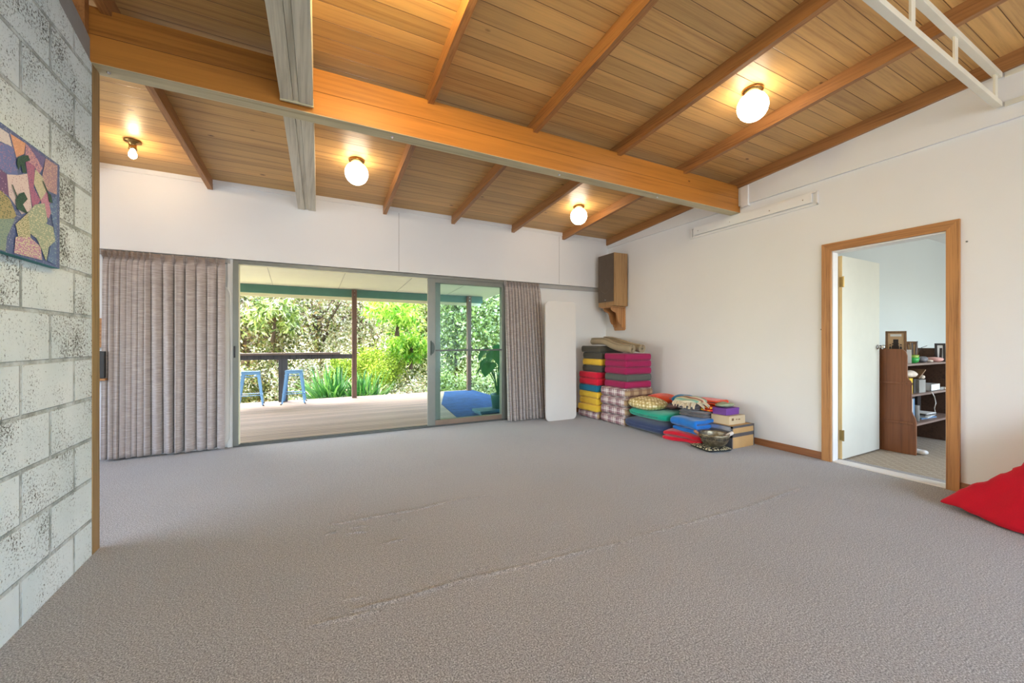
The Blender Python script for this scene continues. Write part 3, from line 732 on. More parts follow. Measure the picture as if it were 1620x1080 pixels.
for k, (x, w, m, lb) in enumerate(((.03, .03, m_card, 'tan upright folder against left panel on lower shelf'), (.07, .03, m_paper, 'white upright folder on lower shelf'), (.11, .03, m_blue, 'blue upright folder on lower shelf'),
                                   (.50, .30, m_dark, 'wide black box file at back of lower shelf'), (.70, .035, m_blue, 'blue grey binder right of the black box file'), (.82, .09, m_dark, 'black binder near right end of lower shelf'), (1.0, .10, m_dark, 'black binder at right end of lower shelf'))):
    put('binder', bx(w, .16 if k < 3 else .14, .25), m, lb, 'binder', x, .11 if k < 3 else .33, 1)
put('folder', bx(.5, .14, .018), m_ylg, 'lime green folder lying across the binders under middle shelf', 'folder', .85, .33, 1, .252)
b = NB(); lathe(b, [(0, 0), (.026, 0), (.026, .17), (.021, .17), (.021, .01), (0, .01)], 16); put('jar', b, m_grey, 'grey cylinder holding a cord on the lower shelf', 'jar', .23, .05, 1, smooth=True)
for k in range(5):
    put('magazine', bx(.34 - .03 * k, .15, .010, .001), [m_blue, m_paper, m_grey, m_dark, m_paper][k], ['pale blue magazine at the bottom of the loose pile', 'white magazine second in the loose pile', 'grey magazine in the middle of the loose pile', 'dark magazine near top of the loose pile', 'white magazine topmost of the loose pile on lower shelf'][k], 'magazine', .60 + random.uniform(-.04, .04), .12, 1, .0112 * k, random.uniform(-.12, .12), group='magazines on the lower shelf')
b = NB(); tube(b, [(0, 0, 0), (0, 0, .26)], .03, 14); put('paper_roll', b, m_paper, 'white roll standing on floor under the bookcase shelf', 'roll', .10, .10, 0, smooth=True)
put('cloth', soft(.10, .12, .05, 2.5, 2, 8, .012, 15, 4), m_paper, 'crumpled white cloth on floor beneath the bookcase', 'cloth', .10, -.02, 0, smooth=True)
put('power_strip', bx(.16, .05, .03, .008), M['black'], 'black power strip on floor at back under the bookcase', 'power strip', .45, .36, 0)

# ------------------------------------------------------------------ painting
def ray_x(px, py, x):
    f, yaw, H = 635.5, 0.48354, 1.18
    a = (px - 810) / f; b = -(py - 540) / f
    d = (a * math.cos(yaw) + math.sin(yaw), -a * math.sin(yaw) + math.cos(yaw), b); t = x / d[0]
    return (d[1] * t, H + d[2] * t)
def dots(name, a, b, scale=70.0, th=0.32):
    t = NT(name); v = t.coord()
    vo = t.n('ShaderNodeTexVoronoi'); t.l(v, vo.inputs['Vector']); vo.inputs['Scale'].default_value = scale; vo.inputs['Randomness'].default_value = 0.55
    f = t.ramp(vo.outputs['Distance'], [(th, (1, 1, 1, 1)), (th + .08, (0, 0, 0, 1))])
    t.base(t.mix(f, a, b)); t.b.inputs['Roughness'].default_value = 0.6
    return t.m
PC = [srgb(92, 108, 156), srgb(220, 214, 218), srgb(222, 166, 136), srgb(110, 124, 184), srgb(112, 84, 130), srgb(222, 206, 208), srgb(176, 112, 146), srgb(206, 160, 170), srgb(120, 112, 164), srgb(178, 146, 158),
      srgb(206, 200, 178), srgb(186, 130, 160), srgb(98, 124, 172), srgb(170, 160, 120), srgb(140, 162, 150), srgb(206, 200, 170), srgb(160, 176, 154), srgb(190, 140, 176), srgb(40, 74, 68)]
PD = [srgb(150, 160, 190), srgb(170, 160, 180), srgb(240, 190, 160), srgb(170, 130, 170), srgb(190, 160, 190), srgb(190, 160, 170), srgb(130, 90, 140), srgb(120, 90, 150), srgb(90, 90, 150), srgb(220, 190, 170),
      srgb(170, 180, 150), srgb(210, 160, 180), srgb(150, 180, 190), srgb(90, 110, 80), srgb(110, 140, 140), srgb(110, 130, 90), srgb(220, 216, 190), srgb(220, 230, 180), srgb(60, 100, 80)]
PM = [dots('painted_dots', a, b, 105 + 9 * (i % 4)) for i, (a, b) in enumerate(zip(PC, PD))]
POLY = [(1, [(-40, 25), (0, 55), (60, 95), (85, 190), (0, 150), (-40, 140)]), (2, [(70, 95), (180, 165), (170, 240), (115, 265), (95, 190)]), (3, [(-40, 150), (0, 160), (90, 190), (125, 390), (90, 405), (0, 345), (-40, 340)]),
        (4, [(-40, 345), (0, 350), (45, 385), (60, 540), (0, 500), (-40, 500)]), (5, [(45, 385), (125, 390), (190, 380), (225, 640), (150, 670), (60, 540)]),
        (7, [(180, 165), (245, 240), (300, 340), (270, 390), (245, 330), (175, 280)]), (6, [(175, 280), (245, 330), (235, 480), (285, 570), (230, 640), (190, 380)]),
        (8, [(190, 172), (320, 270), (300, 345), (245, 250)]), (9, [(320, 270), (404, 325), (400, 530), (330, 500), (295, 400)]), (10, [(245, 350), (295, 400), (330, 500), (285, 570), (235, 450)]),
        (11, [(285, 570), (330, 500), (375, 620), (340, 700), (290, 640)]), (12, [(345, 600), (400, 530), (395, 1035), (330, 1000), (380, 780)]), (13, [(-40, 500), (0, 500), (60, 560), (110, 680), (30, 750), (-40, 700)]),
        (14, [(-40, 700), (100, 700), (40, 830), (30, 950), (-40, 925)]), (16, [(190, 660), (240, 600), (310, 590), (330, 720), (250, 840), (200, 800)]), (15, [(100, 740), (190, 660), (210, 830), (120, 830)]),
        (16, [(290, 720), (370, 760), (385, 860), (340, 900), (320, 1005), (280, 900), (230, 800)]), (17, [(100, 830), (200, 830), (280, 900), (290, 995), (90, 945)]),
        (18, [(115, 265), (150, 250), (190, 248), (203, 285), (165, 298), (178, 375), (150, 372), (140, 318), (120, 352), (108, 300)]), (18, [(125, 522), (160, 510), (186, 560), (152, 598), (187, 662), (160, 655), (135, 640), (110, 632), (98, 565)]),
        (18, [(330, 512), (352, 528), (366, 590), (338, 582)]), (18, [(70, 455), (78, 458), (112, 540), (104, 545)]), (18, [(290, 430), (296, 430), (335, 515), (328, 520)])]
t = thing('dot_painting', 'colourful dot painting of flowers and leaves on block wall, cut by left edge', 'painting', (0, 0, 0))
xp = XL + .03
bm = NB(); box(bm, XL + .001, xp, 1.86, 2.632, 1.517, 2.0, 0, .002); obj('canvas', bm, plain('teal_canvas_edge', srgb(40, 120, 130), 0.7), t)
bm = NB()
f = bm.faces.new([bm.verts.new((xp + .0004, y, z)) for y, z in ((1.862, 1.519), (2.630, 1.519), (2.630, 1.998), (1.862, 1.998))]); f.material_index = 0
for i, (mi, pl) in enumerate(POLY):
    vs = []
    for (u, v) in pl:
        y, z = ray_x(u / 4.5, 190 + v / 4.5, xp)
        vs.append(bm.verts.new((xp + .0008 + .0002 * i, min(y, 2.628), min(max(z, 1.521), 1.996))))
    f = bm.faces.new(vs); f.material_index = mi
obj('painted_surface', bm, PM, t)

# ------------------------------------------------------------------ curtains
def curtain(name, label, path, z0, z1, folds, amp, lean=0.0, group=None, ptop=.10, flare=1.0, flat=0.0):
    """path: list of (s, x) knots; folds: list of fold phase knots"""
    t = thing(name, label, 'curtain', (0, 0, 0), 0, group)
    N, K = 620, 46
    S = np.linspace(0, 1, N)
    X = np.interp(S, [p[0] for p in path], [p[1] for p in path])
    PH = np.interp(S, [p[0] for p in folds], [p[1] for p in folds])
    xm = (X[0] + X[-1]) / 2
    verts = []
    rng = np.random.RandomState(5)
    wob = np.interp(PH, np.arange(int(PH[-1]) + 2), rng.uniform(-.35, .35, int(PH[-1]) + 2))
    aw = np.interp(PH, np.arange(int(PH[-1]) + 2), rng.uniform(.65, 1.25, int(PH[-1]) + 2))
    for k in range(K):
        h = k / (K - 1); z = z0 + (z1 - z0) * h
        top = max(0.0, min(1.0, (z - (z1 - ptop)) / .03))
        body = 1 - top
        ph = PH + wob * (1 - h) * .6
        frac = ph - np.floor(ph)
        cr = np.abs(frac - .25); cr = np.minimum(cr, 1 - cr)
        w2 = .75 - 1.9 * np.exp(-(cr / .13) ** 2) * -1 * -1 + .35 * np.sin(2 * PI * ph * 2 + wob * 6) * .5
        w = np.sin(2 * PI * ph) + .30 * np.sin(4 * PI * ph + 1.0) + .18 * np.sin(6 * PI * ph + wob * 5)
        w = w * (1 - flat) - w2 * flat
        pin = np.exp(-((frac - .25) / .07) ** 2) * 1.0 + .45 * np.exp(-((frac - .12) / .04) ** 2) + .45 * np.exp(-((frac - .38) / .04) ** 2)
        near = np.exp(-((z - (z1 - ptop)) / .10) ** 2)
        dy = amp * (body * aw * w * (.45 + .55 * (1 - h) ** .6 + .1) + (top) * (-1.7 * pin + .5)) 
        dy = dy * (1 - .35 * near * body)
        xx = xm + (X - xm) * (1 + (flare - 1) * (1 - h)) + .010 * np.sin(PH * 2 * PI + 1.3) * body
        yy = YF - .02 + dy - lean * (1 - h)
        verts += list(zip(xx.tolist(), yy.tolist(), [z + .004 * math.sin(i * .11) if k == 0 else z for i in range(N)]))
    F = [(r * N + c, r * N + c + 1, (r + 1) * N + c + 1, (r + 1) * N + c) for r in range(K - 1) for c in range(N - 1)]
    me = bpy.data.meshes.new(name); me.from_pydata(verts, [], F); me.update()
    o = obj('drape', me, M['curtain'], t, smooth=True)
    md = o.modifiers.new('s', 'SOLIDIFY'); md.thickness = .003
    b = NB(); box(b, X.min() - .02, X.max() + .02, YF + .025, YF + .045, z1 - .012, z1 + .012, 0, .002); obj('curtain_track', b, M['alum_dark'], t)
    return t
curtain('pleated_curtain', 'wide taupe pinch-pleated curtain left of the open sliding door', [(0, -1.74), (.45, -1.36), (1, -.745)], .02, 2.085, [(0, 0), (.42, 8), (1, 15)], .045, .02, flare=1.0, flat=.75)
curtain('pleated_curtain', 'narrow taupe pinch-pleated curtain right of the sliding door', [(0, 2.70), (1, 3.32)], .015, 2.085, [(0, 0), (1, 12)], .036, .16, flare=1.06)

# ------------------------------------------------------------------ leaning panels and left-hand wall items
def rpanel(name, label, w, h, loc, lean, rad=.1, thick=.025, rim=None):
    t = thing(name, label, 'panel', loc)
    pts = []
    for cx, cz, a0 in ((w - rad, rad, -PI / 2), (w - rad, h - rad, 0), (rad, h - rad, PI / 2), (rad, rad, PI)):
        for k in range(9): a = a0 + PI / 2 * k / 8; pts.append((cx + rad * math.cos(a), cz + rad * math.sin(a)))
    b = NB(); prism(b, pts, 1, 0, thick); b.transform(R(-lean, 'X')); obj('board', b, M['panelwhite'], t)
    if rim:
        b = NB(); tube(b, [(p[0], -.004, p[1]) for p in pts] + [(pts[0][0], -.004, pts[0][1])], .008, 6, cap=False); b.transform(R(-lean, 'X')); obj('rim', b, M['white'], t)
rpanel('leaning_panel', 'tall white rounded board standing right of the narrow curtain', .545, 1.775, (3.185, 4.985, .002), .01, .07)
rpanel('leaning_panel', 'tall white rounded board standing behind edge of the wide curtain', .80, 1.80, (-1.50, YF + .025, .01), .0, .12, .02, True)
t = thing('wall_heater', 'small timber-framed wall panel glimpsed between block wall and wide curtain', 'wall panel', (-1.93, YF + .02, 1.12))
b = NB(); box(b, 0, .235, -.02, .038, 0, .29, 0, .004); obj('case', b, M['bracket'], t)
b = NB()
for k in range(6): box(b, .03, .205, -.026, -.02, .04 + .037 * k, .062 + .037 * k, 0, .002)
obj('louvre', b, M['rafter'], t)
t = thing('corner_speaker', 'black loudspeaker on small wooden shelf behind the block wall end', 'speaker', (-1.93, YF + .02, .80))
b = NB(); box(b, 0, .235, -.12, .036, .022, .285, 0, .006); obj('cabinet', b, M['black'], t)
b = NB(); lathe(b, [(0, 0), (.008, 0), (.006, .008), (0, .008)], 10); b.transform(R(PI / 2, 'X')); b.transform(T((.18, -.12, .18))); obj('badge', b, M['chrome'], t)
b = NB(); box(b, -.01, .245, -.13, .038, 0, .02, 0, .003); obj('shelf', b, M['rafter'], t)
b = NB(); tube(b, [(.19, .02, 0), (.20, .02, -.12), (.17, .02, -.25), (.18, .02, -.5)], .003, 6); obj('cable', b, M['black'], t)
t = thing('power_outlet', 'small white power outlet low on far wall beside the cushion stack', 'power outlet', (4.02, YF + .055, .33))
b = NB(); box(b, -.05, .05, -.01, .004, -.04, .04, 0, .004); obj('plate', b, M['white'], t)
for x in (-.03, .015):
    b = NB(); box(b, x, x + .015, -.014, -.009, .0, .02, 0, .001); obj('switch', b, M['white'], t)

# ------------------------------------------------------------------ speaker on right wall
t = thing('wall_speaker', 'tall walnut loudspeaker with brown grille on bracket in far right corner', 'speaker', (4.41, 4.90, 1.75), -.032)
b = NB(); box(b, .0, .275, 0, .40, 0, .85, 0, .006); obj('cabinet', b, M['spk_side'], t)
b = NB(); box(b, -.014, .0, .010, .39, .075, .842, 0, .004); g = obj('grille', b, M['grille'], t)
b = NB()
for rr in (.115,):
    pts = [(-.0150, .2 + rr * math.cos(2 * PI * k / 32), .33 + rr * math.sin(2 * PI * k / 32)) for k in range(33)]
    tube(b, pts, .003, 6, cap=False)
obj('cone_ring', b, plain('faded_ring', srgb(112, 98, 84), 0.9), g)
b = NB(); add(b, soft(.012, .03, .012, 3, 3, 4), T((-.018, .2, .10))); obj('badge', b, M['chrome'], g)
t = thing('speaker_bracket', 'carved pine bracket under the tall walnut loudspeaker', 'bracket', (4.41, 4.90, 1.748), -.032)
b = NB(); box(b, .0, .29, .06, .34, -.018, 0, 0, .003); obj('top_board', b, M['bracket'], t)
b = NB(); prism(b, [(.07, -.02), (.33, -.02), (.33, -.36), (.31, -.385), (.09, -.385), (.07, -.36)], 0, .272, .295); obj('back_plate', b, M['bracket'], t)
sh = [(.272, -.018), (.02, -.018), (.022, -.05), (.05, -.075), (.085, -.085), (.12, -.10), (.14, -.14), (.15, -.19), (.165, -.24), (.19, -.275), (.22, -.29), (.235, -.33), (.272, -.34)]
for y in (.095, .28):
    b = NB(); prism(b, sh, 1, y, y + .02); obj('scroll_arm', b, M['bracket'], t)

# ------------------------------------------------------------------ foam block stacks
FC = {'magenta': srgb(164, 36, 88), 'slate': srgb(96, 98, 92), 'yellow': srgb(240, 196, 62), 'teal': srgb(24, 116, 148), 'red': srgb(222, 30, 58), 'charcoal': srgb(82, 78, 68)}
FM = {k: fabric(k + '_cotton', v, 0.9, 0.06, 320, 0.15) for k, v in FC.items()}
M['plaid'] = plaid('pink_brown_plaid')
def block(colour, x0, x1, y0, y1, z, h, label, cat='foam block', group=None, rz=0.0, mat=None, bev=.014):
    t = thing('foam_block' if cat == 'foam block' else 'plaid_cushion', label, cat, ((x0 + x1) / 2, (y0 + y1) / 2, z), rz, group)
    w, d = x1 - x0, y1 - y0
    b = NB(); box(b, -w / 2, w / 2, -d / 2, d / 2, 0, h - .0015)
    bmesh.ops.subdivide_edges(b, edges=b.edges[:], cuts=7, use_grid_fill=True)
    sd = random.uniform(0, 50)
    es = [e for e in b.edges if len(e.link_faces) == 2 and e.calc_face_angle(0) > 1]
    for v in b.verts:
        n = noise.noise_vector(v.co * 5 + Vector((sd, 0, 0)))
        v.co.x += n.x * .004; v.co.y += n.y * .004
        bulge = .006 * math.cos(min(1, abs(v.co.z - h / 2) / (h / 2)) * PI / 2)
        if abs(abs(v.co.x) - w / 2) < .01: v.co.x += math.copysign(bulge, v.co.x)
        if abs(abs(v.co.y) - d / 2) < .01: v.co.y += math.copysign(bulge, v.co.y)
    bmesh.ops.bevel(b, geom=es, offset=bev, segments=3, profile=.5, affect='EDGES')
    o = obj('cover', b, mat or FM[colour], t, smooth=True)
    b = NB(); zz = h - .012
    for (a, c) in (((-w / 2 - .001, -d / 2 + .02), (-w / 2 - .001, d / 2 - .02)), ((-w / 2 + .02, -d / 2 - .001), (w / 2 - .02, -d / 2 - .001))):
        tube(b, [(a[0], a[1], zz), (c[0], c[1], zz)], .0025, 6)
    obj('piping', b, mat or FM[colour], o)
    return t
# near stack
zz = 0.0
PLB = ['bottom plaid cushion of the magenta stack', 'second plaid cushion from the floor in the magenta stack', 'third plaid cushion from the floor in the magenta stack', 'topmost plaid cushion, directly under the magenta blocks']
for k in range(4):
    o = .008 * (k % 2) - .004; block('plaid', 3.955 + o, 4.50 + o * .5, 4.19 + o, 4.69 + o, zz, .131, PLB[k], 'cushion', 'plaid cushions', (-.02, .015, -.01, .02)[k], M['plaid'], .03); zz += .131
MB = [('magenta', 'magenta foam block lowest, resting on the plaid cushions'), ('slate', 'grey foam block between magenta blocks of the near stack'), ('magenta', 'magenta foam block third from top of the near stack'), ('magenta', 'magenta foam block second from top of near stack'), ('magenta', 'magenta foam block on top of near stack, under rolled mats')]
for k, (c, l) in enumerate(MB):
    dx = (-.01, .0, -.006, -.004, -.008)[k]; block(c, 3.985 + dx, 4.455 + dx, 4.18, 4.62, zz, .097, l, 'foam block', 'foam blocks in the near stack', (-.03, .02, -.012, .0, -.035)[k]); zz += .097
ZB = zz
zz = 0.0
AS = [('plaid', 'bottom plaid cushion of the far corner stack'), ('yellow', 'yellow block lowest of the three in the corner stack'), ('yellow', 'yellow block middle of the three in the corner stack'), ('yellow', 'yellow block directly under the teal one in the corner stack'),
      ('teal', 'teal foam block in the far corner stack'), ('red', 'lower of the two red blocks in the corner stack'), ('red', 'upper of the two red blocks in the corner stack'),
      ('charcoal', 'charcoal block between the red and yellow ones in corner stack'), ('yellow', 'single yellow block between two charcoal ones in corner stack'), ('charcoal', 'charcoal block second from top of the corner stack'), ('charcoal', 'overhanging charcoal block on top of the corner stack')]
for k, (c, l) in enumerate(AS):
    if k == 0: block(c, 3.93, 4.40, 4.74, 5.20, zz, .118, l, 'cushion', 'plaid cushions', 0, M['plaid'], .03); zz += .118; continue
    dx = (0, -.03, .0, -.005, -.01, -.005, -.008, .035, .04, .045, .03)[k]; sh = 0 if k < 7 else -.03
    block(c, 3.93 + dx, 4.38 + dx, 4.735 + sh, 5.16 + sh + (0.02 if k == 10 else 0), zz, .0995, l, 'foam block', 'foam blocks in the corner stack', (0, .05, -.03, .02, -.02, .03, -.01, .02, -.02, .01, -.03)[k]); zz += .0995
ZA = zz
# rolled mats
m_mat = fabric('olive_taupe_rubber', srgb(166, 150, 124), 0.85, 0.06, 200, 0.05)
def roll(label, pts, r):
    t = thing('rolled_mat', label, 'yoga mat', pts[0], 0, 'rolled mats on the stack')
    P0 = Vector(pts[0]); P = [Vector(p) - P0 for p in pts]
    # smooth path
    Q = []
    for i in range(len(P) - 1):
        for k in range(6):
            u = k / 6; p0 = P[max(i - 1, 0)]; p1 = P[i]; p2 = P[i + 1]; p3 = P[min(i + 2, len(P) - 1)]
            Q.append(.5 * ((2 * p1) + (-p0 + p2) * u + (2 * p0 - 5 * p1 + 4 * p2 - p3) * u * u + (-p0 + 3 * p1 - 3 * p2 + p3) * u ** 3))
    Q.append(P[-1])
    b = NB(); rings = []
    n = 84; turns = 3.2
    for i, q in enumerate(Q):
        d = (Q[min(i + 1, len(Q) - 1)] - Q[max(i - 1, 0)]).normalized(); a = d.cross(Vector((0, 0, 1))).normalized(); c = a.cross(d)
        ring = []
        for k in range(n):
            u = k / (n - 1); ang = u * turns * 2 * PI + 1.0; rad = r * (.30 + .70 * u)
            sq = 1 - .10 * abs(math.sin(ang)) * (i / len(Q))
            ring.append(b.verts.new(q + (a * math.cos(ang) + c * math.sin(ang) * sq) * rad))
        rings.append(ring)
    for x, y in zip(rings, rings[1:]):
        for k in range(n - 1): b.faces.new((x[k], x[k + 1], y[k + 1], y[k]))
    o = obj('mat_sheet', b, m_mat, t, smooth=True); md = o.modifiers.new('s', 'SOLIDIFY'); md.thickness = .0075; md.offset = 0
    return t
roll('front rolled taupe yoga mat sagging across the two cushion stacks', [(4.06, 4.15, ZB + .066), (4.065, 4.38, ZB + .078), (4.07, 4.56, ZB + .118), (4.085, 4.72, ZA + .062), (4.09, 4.86, ZA + .070), (4.10, 5.04, ZA + .066)], .060)
roll('rear rolled taupe yoga mat nearer the right wall on the stacks', [(4.25, 4.15, ZB + .066), (4.26, 4.40, ZB + .100), (4.28, 4.62, ZA + .045), (4.30, 4.82, ZA + .080), (4.33, 5.02, ZA + .092)], .060)

# ------------------------------------------------------------------ cushion and blanket pile
def pillow(name, label, cat, sx, sy, sz, loc, mat, rz=0.0, px=5, pz=2.3, nz=.008, nf=7, seed=1, tilt=(0, 0), group=None, sag=0.0, piping=None):
    t = thing(name, label, cat, loc, rz, group)
    b = soft(sx, sy, sz, px, pz, 16, nz, nf, seed, sag)
    if tilt != (0, 0): b.transform(R(tilt[0], 'X') @ R(tilt[1], 'Y'))
    o = obj('cover', b, mat, t, smooth=True)
    if piping:
        b = NB(); pts = []
        for k in range(64):
            a = 2 * PI * k / 64; c, s = math.cos(a), math.sin(a); q = (abs(c) ** px + abs(s) ** px) ** (-1 / px)
            pts.append((c * q * sx / 2 * 1.0, s * q * sy / 2 * 1.0, sz / 2))
        tube(b, pts + [pts[0]], .005, 6, cap=False)
        if tilt != (0, 0): b.transform(R(tilt[0], 'X') @ R(tilt[1], 'Y'))
        obj('piping', b, piping, o)
    return t
m_navy = fabric('navy_drill', srgb(52, 66, 104), 0.9, 0.1); m_teal = fabric('jade_cotton', srgb(0, 168, 140), 0.9, 0.08)
m_orange = fabric('orange_cotton', srgb(232, 84, 44), 0.9, 0.1); m_crim = fabric('crimson_fleece', srgb(206, 14, 44), 0.95, 0.12)
m_bblue = fabric('bright_blue_fleece', srgb(26, 112, 196), 0.95, 0.12); m_gwool = fabric('grey_wool', srgb(104, 96, 96), 0.95, 0.2); m_dnavy = fabric('dark_slate_cotton', srgb(64, 62, 80), 0.95, 0.15)
m_steel = fabric('steel_blue_fleece', srgb(62, 92, 130), 0.95, 0.12); m_pblue = fabric('peacock_cotton', srgb(28, 116, 158), 0.9, 0.15)
pillow('bolster', 'navy blue oblong bolster lying on the carpet under the jade one', 'bolster', .66, .74, .165, (4.26, 3.84, 0), m_navy, -.03, 8, 2.8, .006, 6, 2, piping=m_navy)
pillow('bolster', 'jade green oblong bolster lying on top of the navy one', 'bolster', .64, .72, .155, (4.28, 3.81, .158), m_teal, -.04, 7, 2.5, .010, 5, 3, sag=.03, piping=m_teal)
def mk_gold():
    t = NT('gold_brocade'); v = t.coord(rot=(0, 0, .6))
    vo = t.n('ShaderNodeTexVoronoi'); t.l(v, vo.inputs['Vector']); vo.inputs['Scale'].default_value = 26; vo.inputs['Randomness'].default_value = .35
    c = t.ramp(vo.outputs['Distance'], [(.2, srgb(250, 242, 214)), (.45, srgb(214, 192, 126)), (.75, srgb(160, 138, 86))])
    t.base(c); t.b.inputs['Roughness'].default_value = .5; t.bump(vo.outputs['Distance'], .5, .006); return t.m
pillow('round_cushion', 'gold and cream brocade cushion on top of the jade bolster', 'cushion', .40, .52, .175, (4.14, 3.95, .262), mk_gold(), -.1, 3.0, 2.0, .010, 9, 4)
pillow('folded_throw', 'dark slate folded throw behind the gold cushion', 'throw', .30, .30, .085, (4.46, 3.64, .290), m_dnavy, 0, 5, 3, .008, 8, 5)
pillow('scatter_cushion', 'orange red cushion lying behind the gold brocade cushion', 'cushion', .34, .40, .155, (4.46, 3.99, .300), m_orange, .1, 3.2, 1.9, .01, 8, 6, piping=m_orange)
def fringe(t, mat, pts, ln=.04, r=.0025):
    b = NB()
    for p in pts:
        q = (p[0] + random.uniform(-.008, .008) + p[3] * ln, p[1] + random.uniform(-.008, .008) + p[4] * ln, p[2] - ln * random.uniform(.3, .9))
        tube(b, [p[:3], ((p[0] + q[0]) / 2 + p[3] * .01, (p[1] + q[1]) / 2, (p[2] + q[2]) / 2 + .004), q], r, 5)
    return obj('fringe', b, mat, t)
m_brown = fabric('brown_shawl', srgb(112, 84, 82), 0.95, 0.3); m_cream = fabric('cream_wool', srgb(226, 212, 184), 0.95, 0.12)
t = thing('shawl', 'brown fringed shawl tucked beneath the orange cushion', 'shawl', (4.30, 3.70, .305), .1)
obj('cloth', soft(.20, .26, .05, 4, 2.2, 10, .012, 14, 7), m_brown, t, smooth=True)
fringe(t, m_brown, [(-.10, -.12 + .02 * k, .03, -1, 0) for k in range(13)])
def folded(name, label, cat, sx, sy, h, n, loc, mat, rz=0.0, jit=.01, seed=0, group=None, roundx=True):
    """folded blanket: stacked layers joined by round folds on the -x side"""
    t = thing(name, label, cat, loc, rz, group)
    rnd = random.Random(seed); th = h / n; b = NB()
    N = 26; W = 14
    # serpentine profile in x-z swept along y
    prof = []
    hx = sx / 2 - th / 2
    for i in range(n):
        z = th * (i + .5); a, c = (-hx, hx) if i % 2 == 0 else (hx, -hx)
        for k in range(9):
            prof.append((a + (c - a) * k / 8, z))
        if i < n - 1:
            s = 1 if c > 0 else -1
            for k in range(1, 6):
                an = -PI / 2 + PI * k / 6; prof.append((c + s * math.cos(an) * th / 2, z + th / 2 + math.sin(an) * th / 2))
    rows = []
    for j in range(W + 1):
        y = -sy / 2 + sy * j / W; row = []
        for (x, z) in prof:
            q = noise.noise_vector(Vector((x * 6 + seed, y * 6, z * 9)))
            row.append(b.verts.new((x + q.x * jit, y + q.y * jit, max(th * .42, z + q.z * jit * .6))))
        rows.append(row)
    for r0, r1 in zip(rows, rows[1:]):
        for k in range(len(prof) - 1): b.faces.new((r0[k], r0[k + 1], r1[k + 1], r1[k]))
    o = obj('cloth', b, mat, t, smooth=True)
    md = o.modifiers.new('s', 'SOLIDIFY'); md.thickness = th * .84; md.offset = 0
    md = o.modifiers.new('b', 'SUBSURF'); md.levels = 1; md.render_levels = 1
    return t
folded('folded_blanket', 'crimson fleece blanket folded on carpet at bottom of the blanket pile', 'blanket', .50, .50, .115, 2, (4.14, 3.27, 0), m_crim, .22, .045, 1)
folded('folded_blanket', 'bright blue fleece blanket folded on the crimson one', 'blanket', .34, .38, .17, 3, (4.11, 3.215, .118), m_bblue, -.04, .022, 2)
folded('folded_blanket', 'steel blue folded blanket behind the bright blue one', 'blanket', .20, .38, .165, 3, (4.41, 3.225, .118), m_steel, .0, .010, 3)
folded('folded_blanket', 'grey wool blanket, lower of the two grey ones', 'blanket', .42, .34, .068, 2, (4.27, 3.235, .290), m_gwool, .03, .010, 4)
folded('folded_blanket', 'grey wool blanket, upper of the two grey ones', 'blanket', .38, .24, .064, 2, (4.26, 3.30, .360), m_gwool, -.04, .010, 5)
t = thing('fringed_cushion', 'peacock blue cushion with fringed edge behind the cream throw', 'cushion', (4.38, 3.56, .378), .3)
obj('cover', soft(.24, .28, .12, 3.5, 2, 12, .008, 9, 9), m_pblue, t, smooth=True)
fringe(t, m_pblue, [(-.12, -.14 + .018 * k, .07, -1, 0) for k in range(16)] + [(-.12 + .02 * k, -.14, .07, 0, -1) for k in range(13)], .025, .004)
def mk_multi():
    t = NT('multicolour_stripes'); xs = t.sep(t.coord())
    c = t.ramp(t.math('FRACT', t.math('MULTIPLY', xs[0], 6.0)), [(0, srgb(226, 212, 184)), (.3, srgb(100, 160, 144)), (.45, srgb(214, 190, 150)), (.6, srgb(96, 92, 70)), (.75, srgb(180, 90, 70)), (1, srgb(226, 212, 184))])
    t.base(c); t.b.inputs['Roughness'].default_value = .95; return t.m
t = thing('fringed_throw', 'cream and sea-green fringed throw bunched on top of the grey blankets', 'throw', (4.16, 3.29, .424), .15)
obj('cloth', soft(.32, .34, .095, 3.0, 2.0, 14, .024, 9, 10), mk_multi(), t, smooth=True)
fringe(t, m_cream, [(-.145, -.15 + .013 * k, .045, -1, -.3) for k in range(22)] + [(-.14 + .016 * k, -.16, .045, -.3, -1) for k in range(12)], .075, .006)
folded('folded_cloth', 'orange red cloth draped highest at back of the pile', 'cloth', .30, .30, .055, 2, (4.42, 3.21, .428), m_orange, .2, .022, 12)
def mk_sari():
    t = NT('red_gold_cloth'); v = t.coord(); n = t.noise(v, 16, 2)
    t.base(t.ramp(n, [(.42, srgb(214, 48, 30)), (.5, srgb(232, 120, 30)), (.58, srgb(240, 190, 50))], 'CONSTANT')); t.b.inputs['Roughness'].default_value = .8; return t.m
folded('folded_cloth', 'red and gold patterned cloth folded under the orange one', 'cloth', .26, .13, .060, 2, (4.30, 3.115, .362), mk_sari(), .0, .008, 13)

# boxes
def cbox(label, x0, x1, y0, y1, z0, z1, mat, rz=0.0, tape=None, lid=None):
    t = thing('box', label, 'box', ((x0 + x1) / 2, (y0 + y1) / 2, z0), rz)
    w, d, h = x1 - x0, y1 - y0, z1 - z0
    b = NB(); box(b, -w / 2, w / 2, -d / 2, d / 2, 0, h, 0, .002); o = obj('carton', b, mat, t)
    if tape:
        e = .0012
        for (a, c) in ((0, .30), (.38, .62)) if tape == 2 else ((.4, .6),):
            pass
    return t, o, w, d, h
m_kraft = plain('kraft_carton', srgb(198, 158, 104), 0.8, var=0.06); m_kraft2 = plain('pale_carton', srgb(206, 186, 152), 0.8, var=0.05)
m_tape = plain('grey_tape', srgb(96, 94, 96), 0.35, 0.2); m_silver = plain('silver_tape', srgb(176, 182, 196), 0.25, 0.6); m_purp = plain('purple_box', srgb(112, 62, 148), 0.6, var=0.05)
m_ink = plain('brown_print', srgb(120, 88, 56), 0.8)
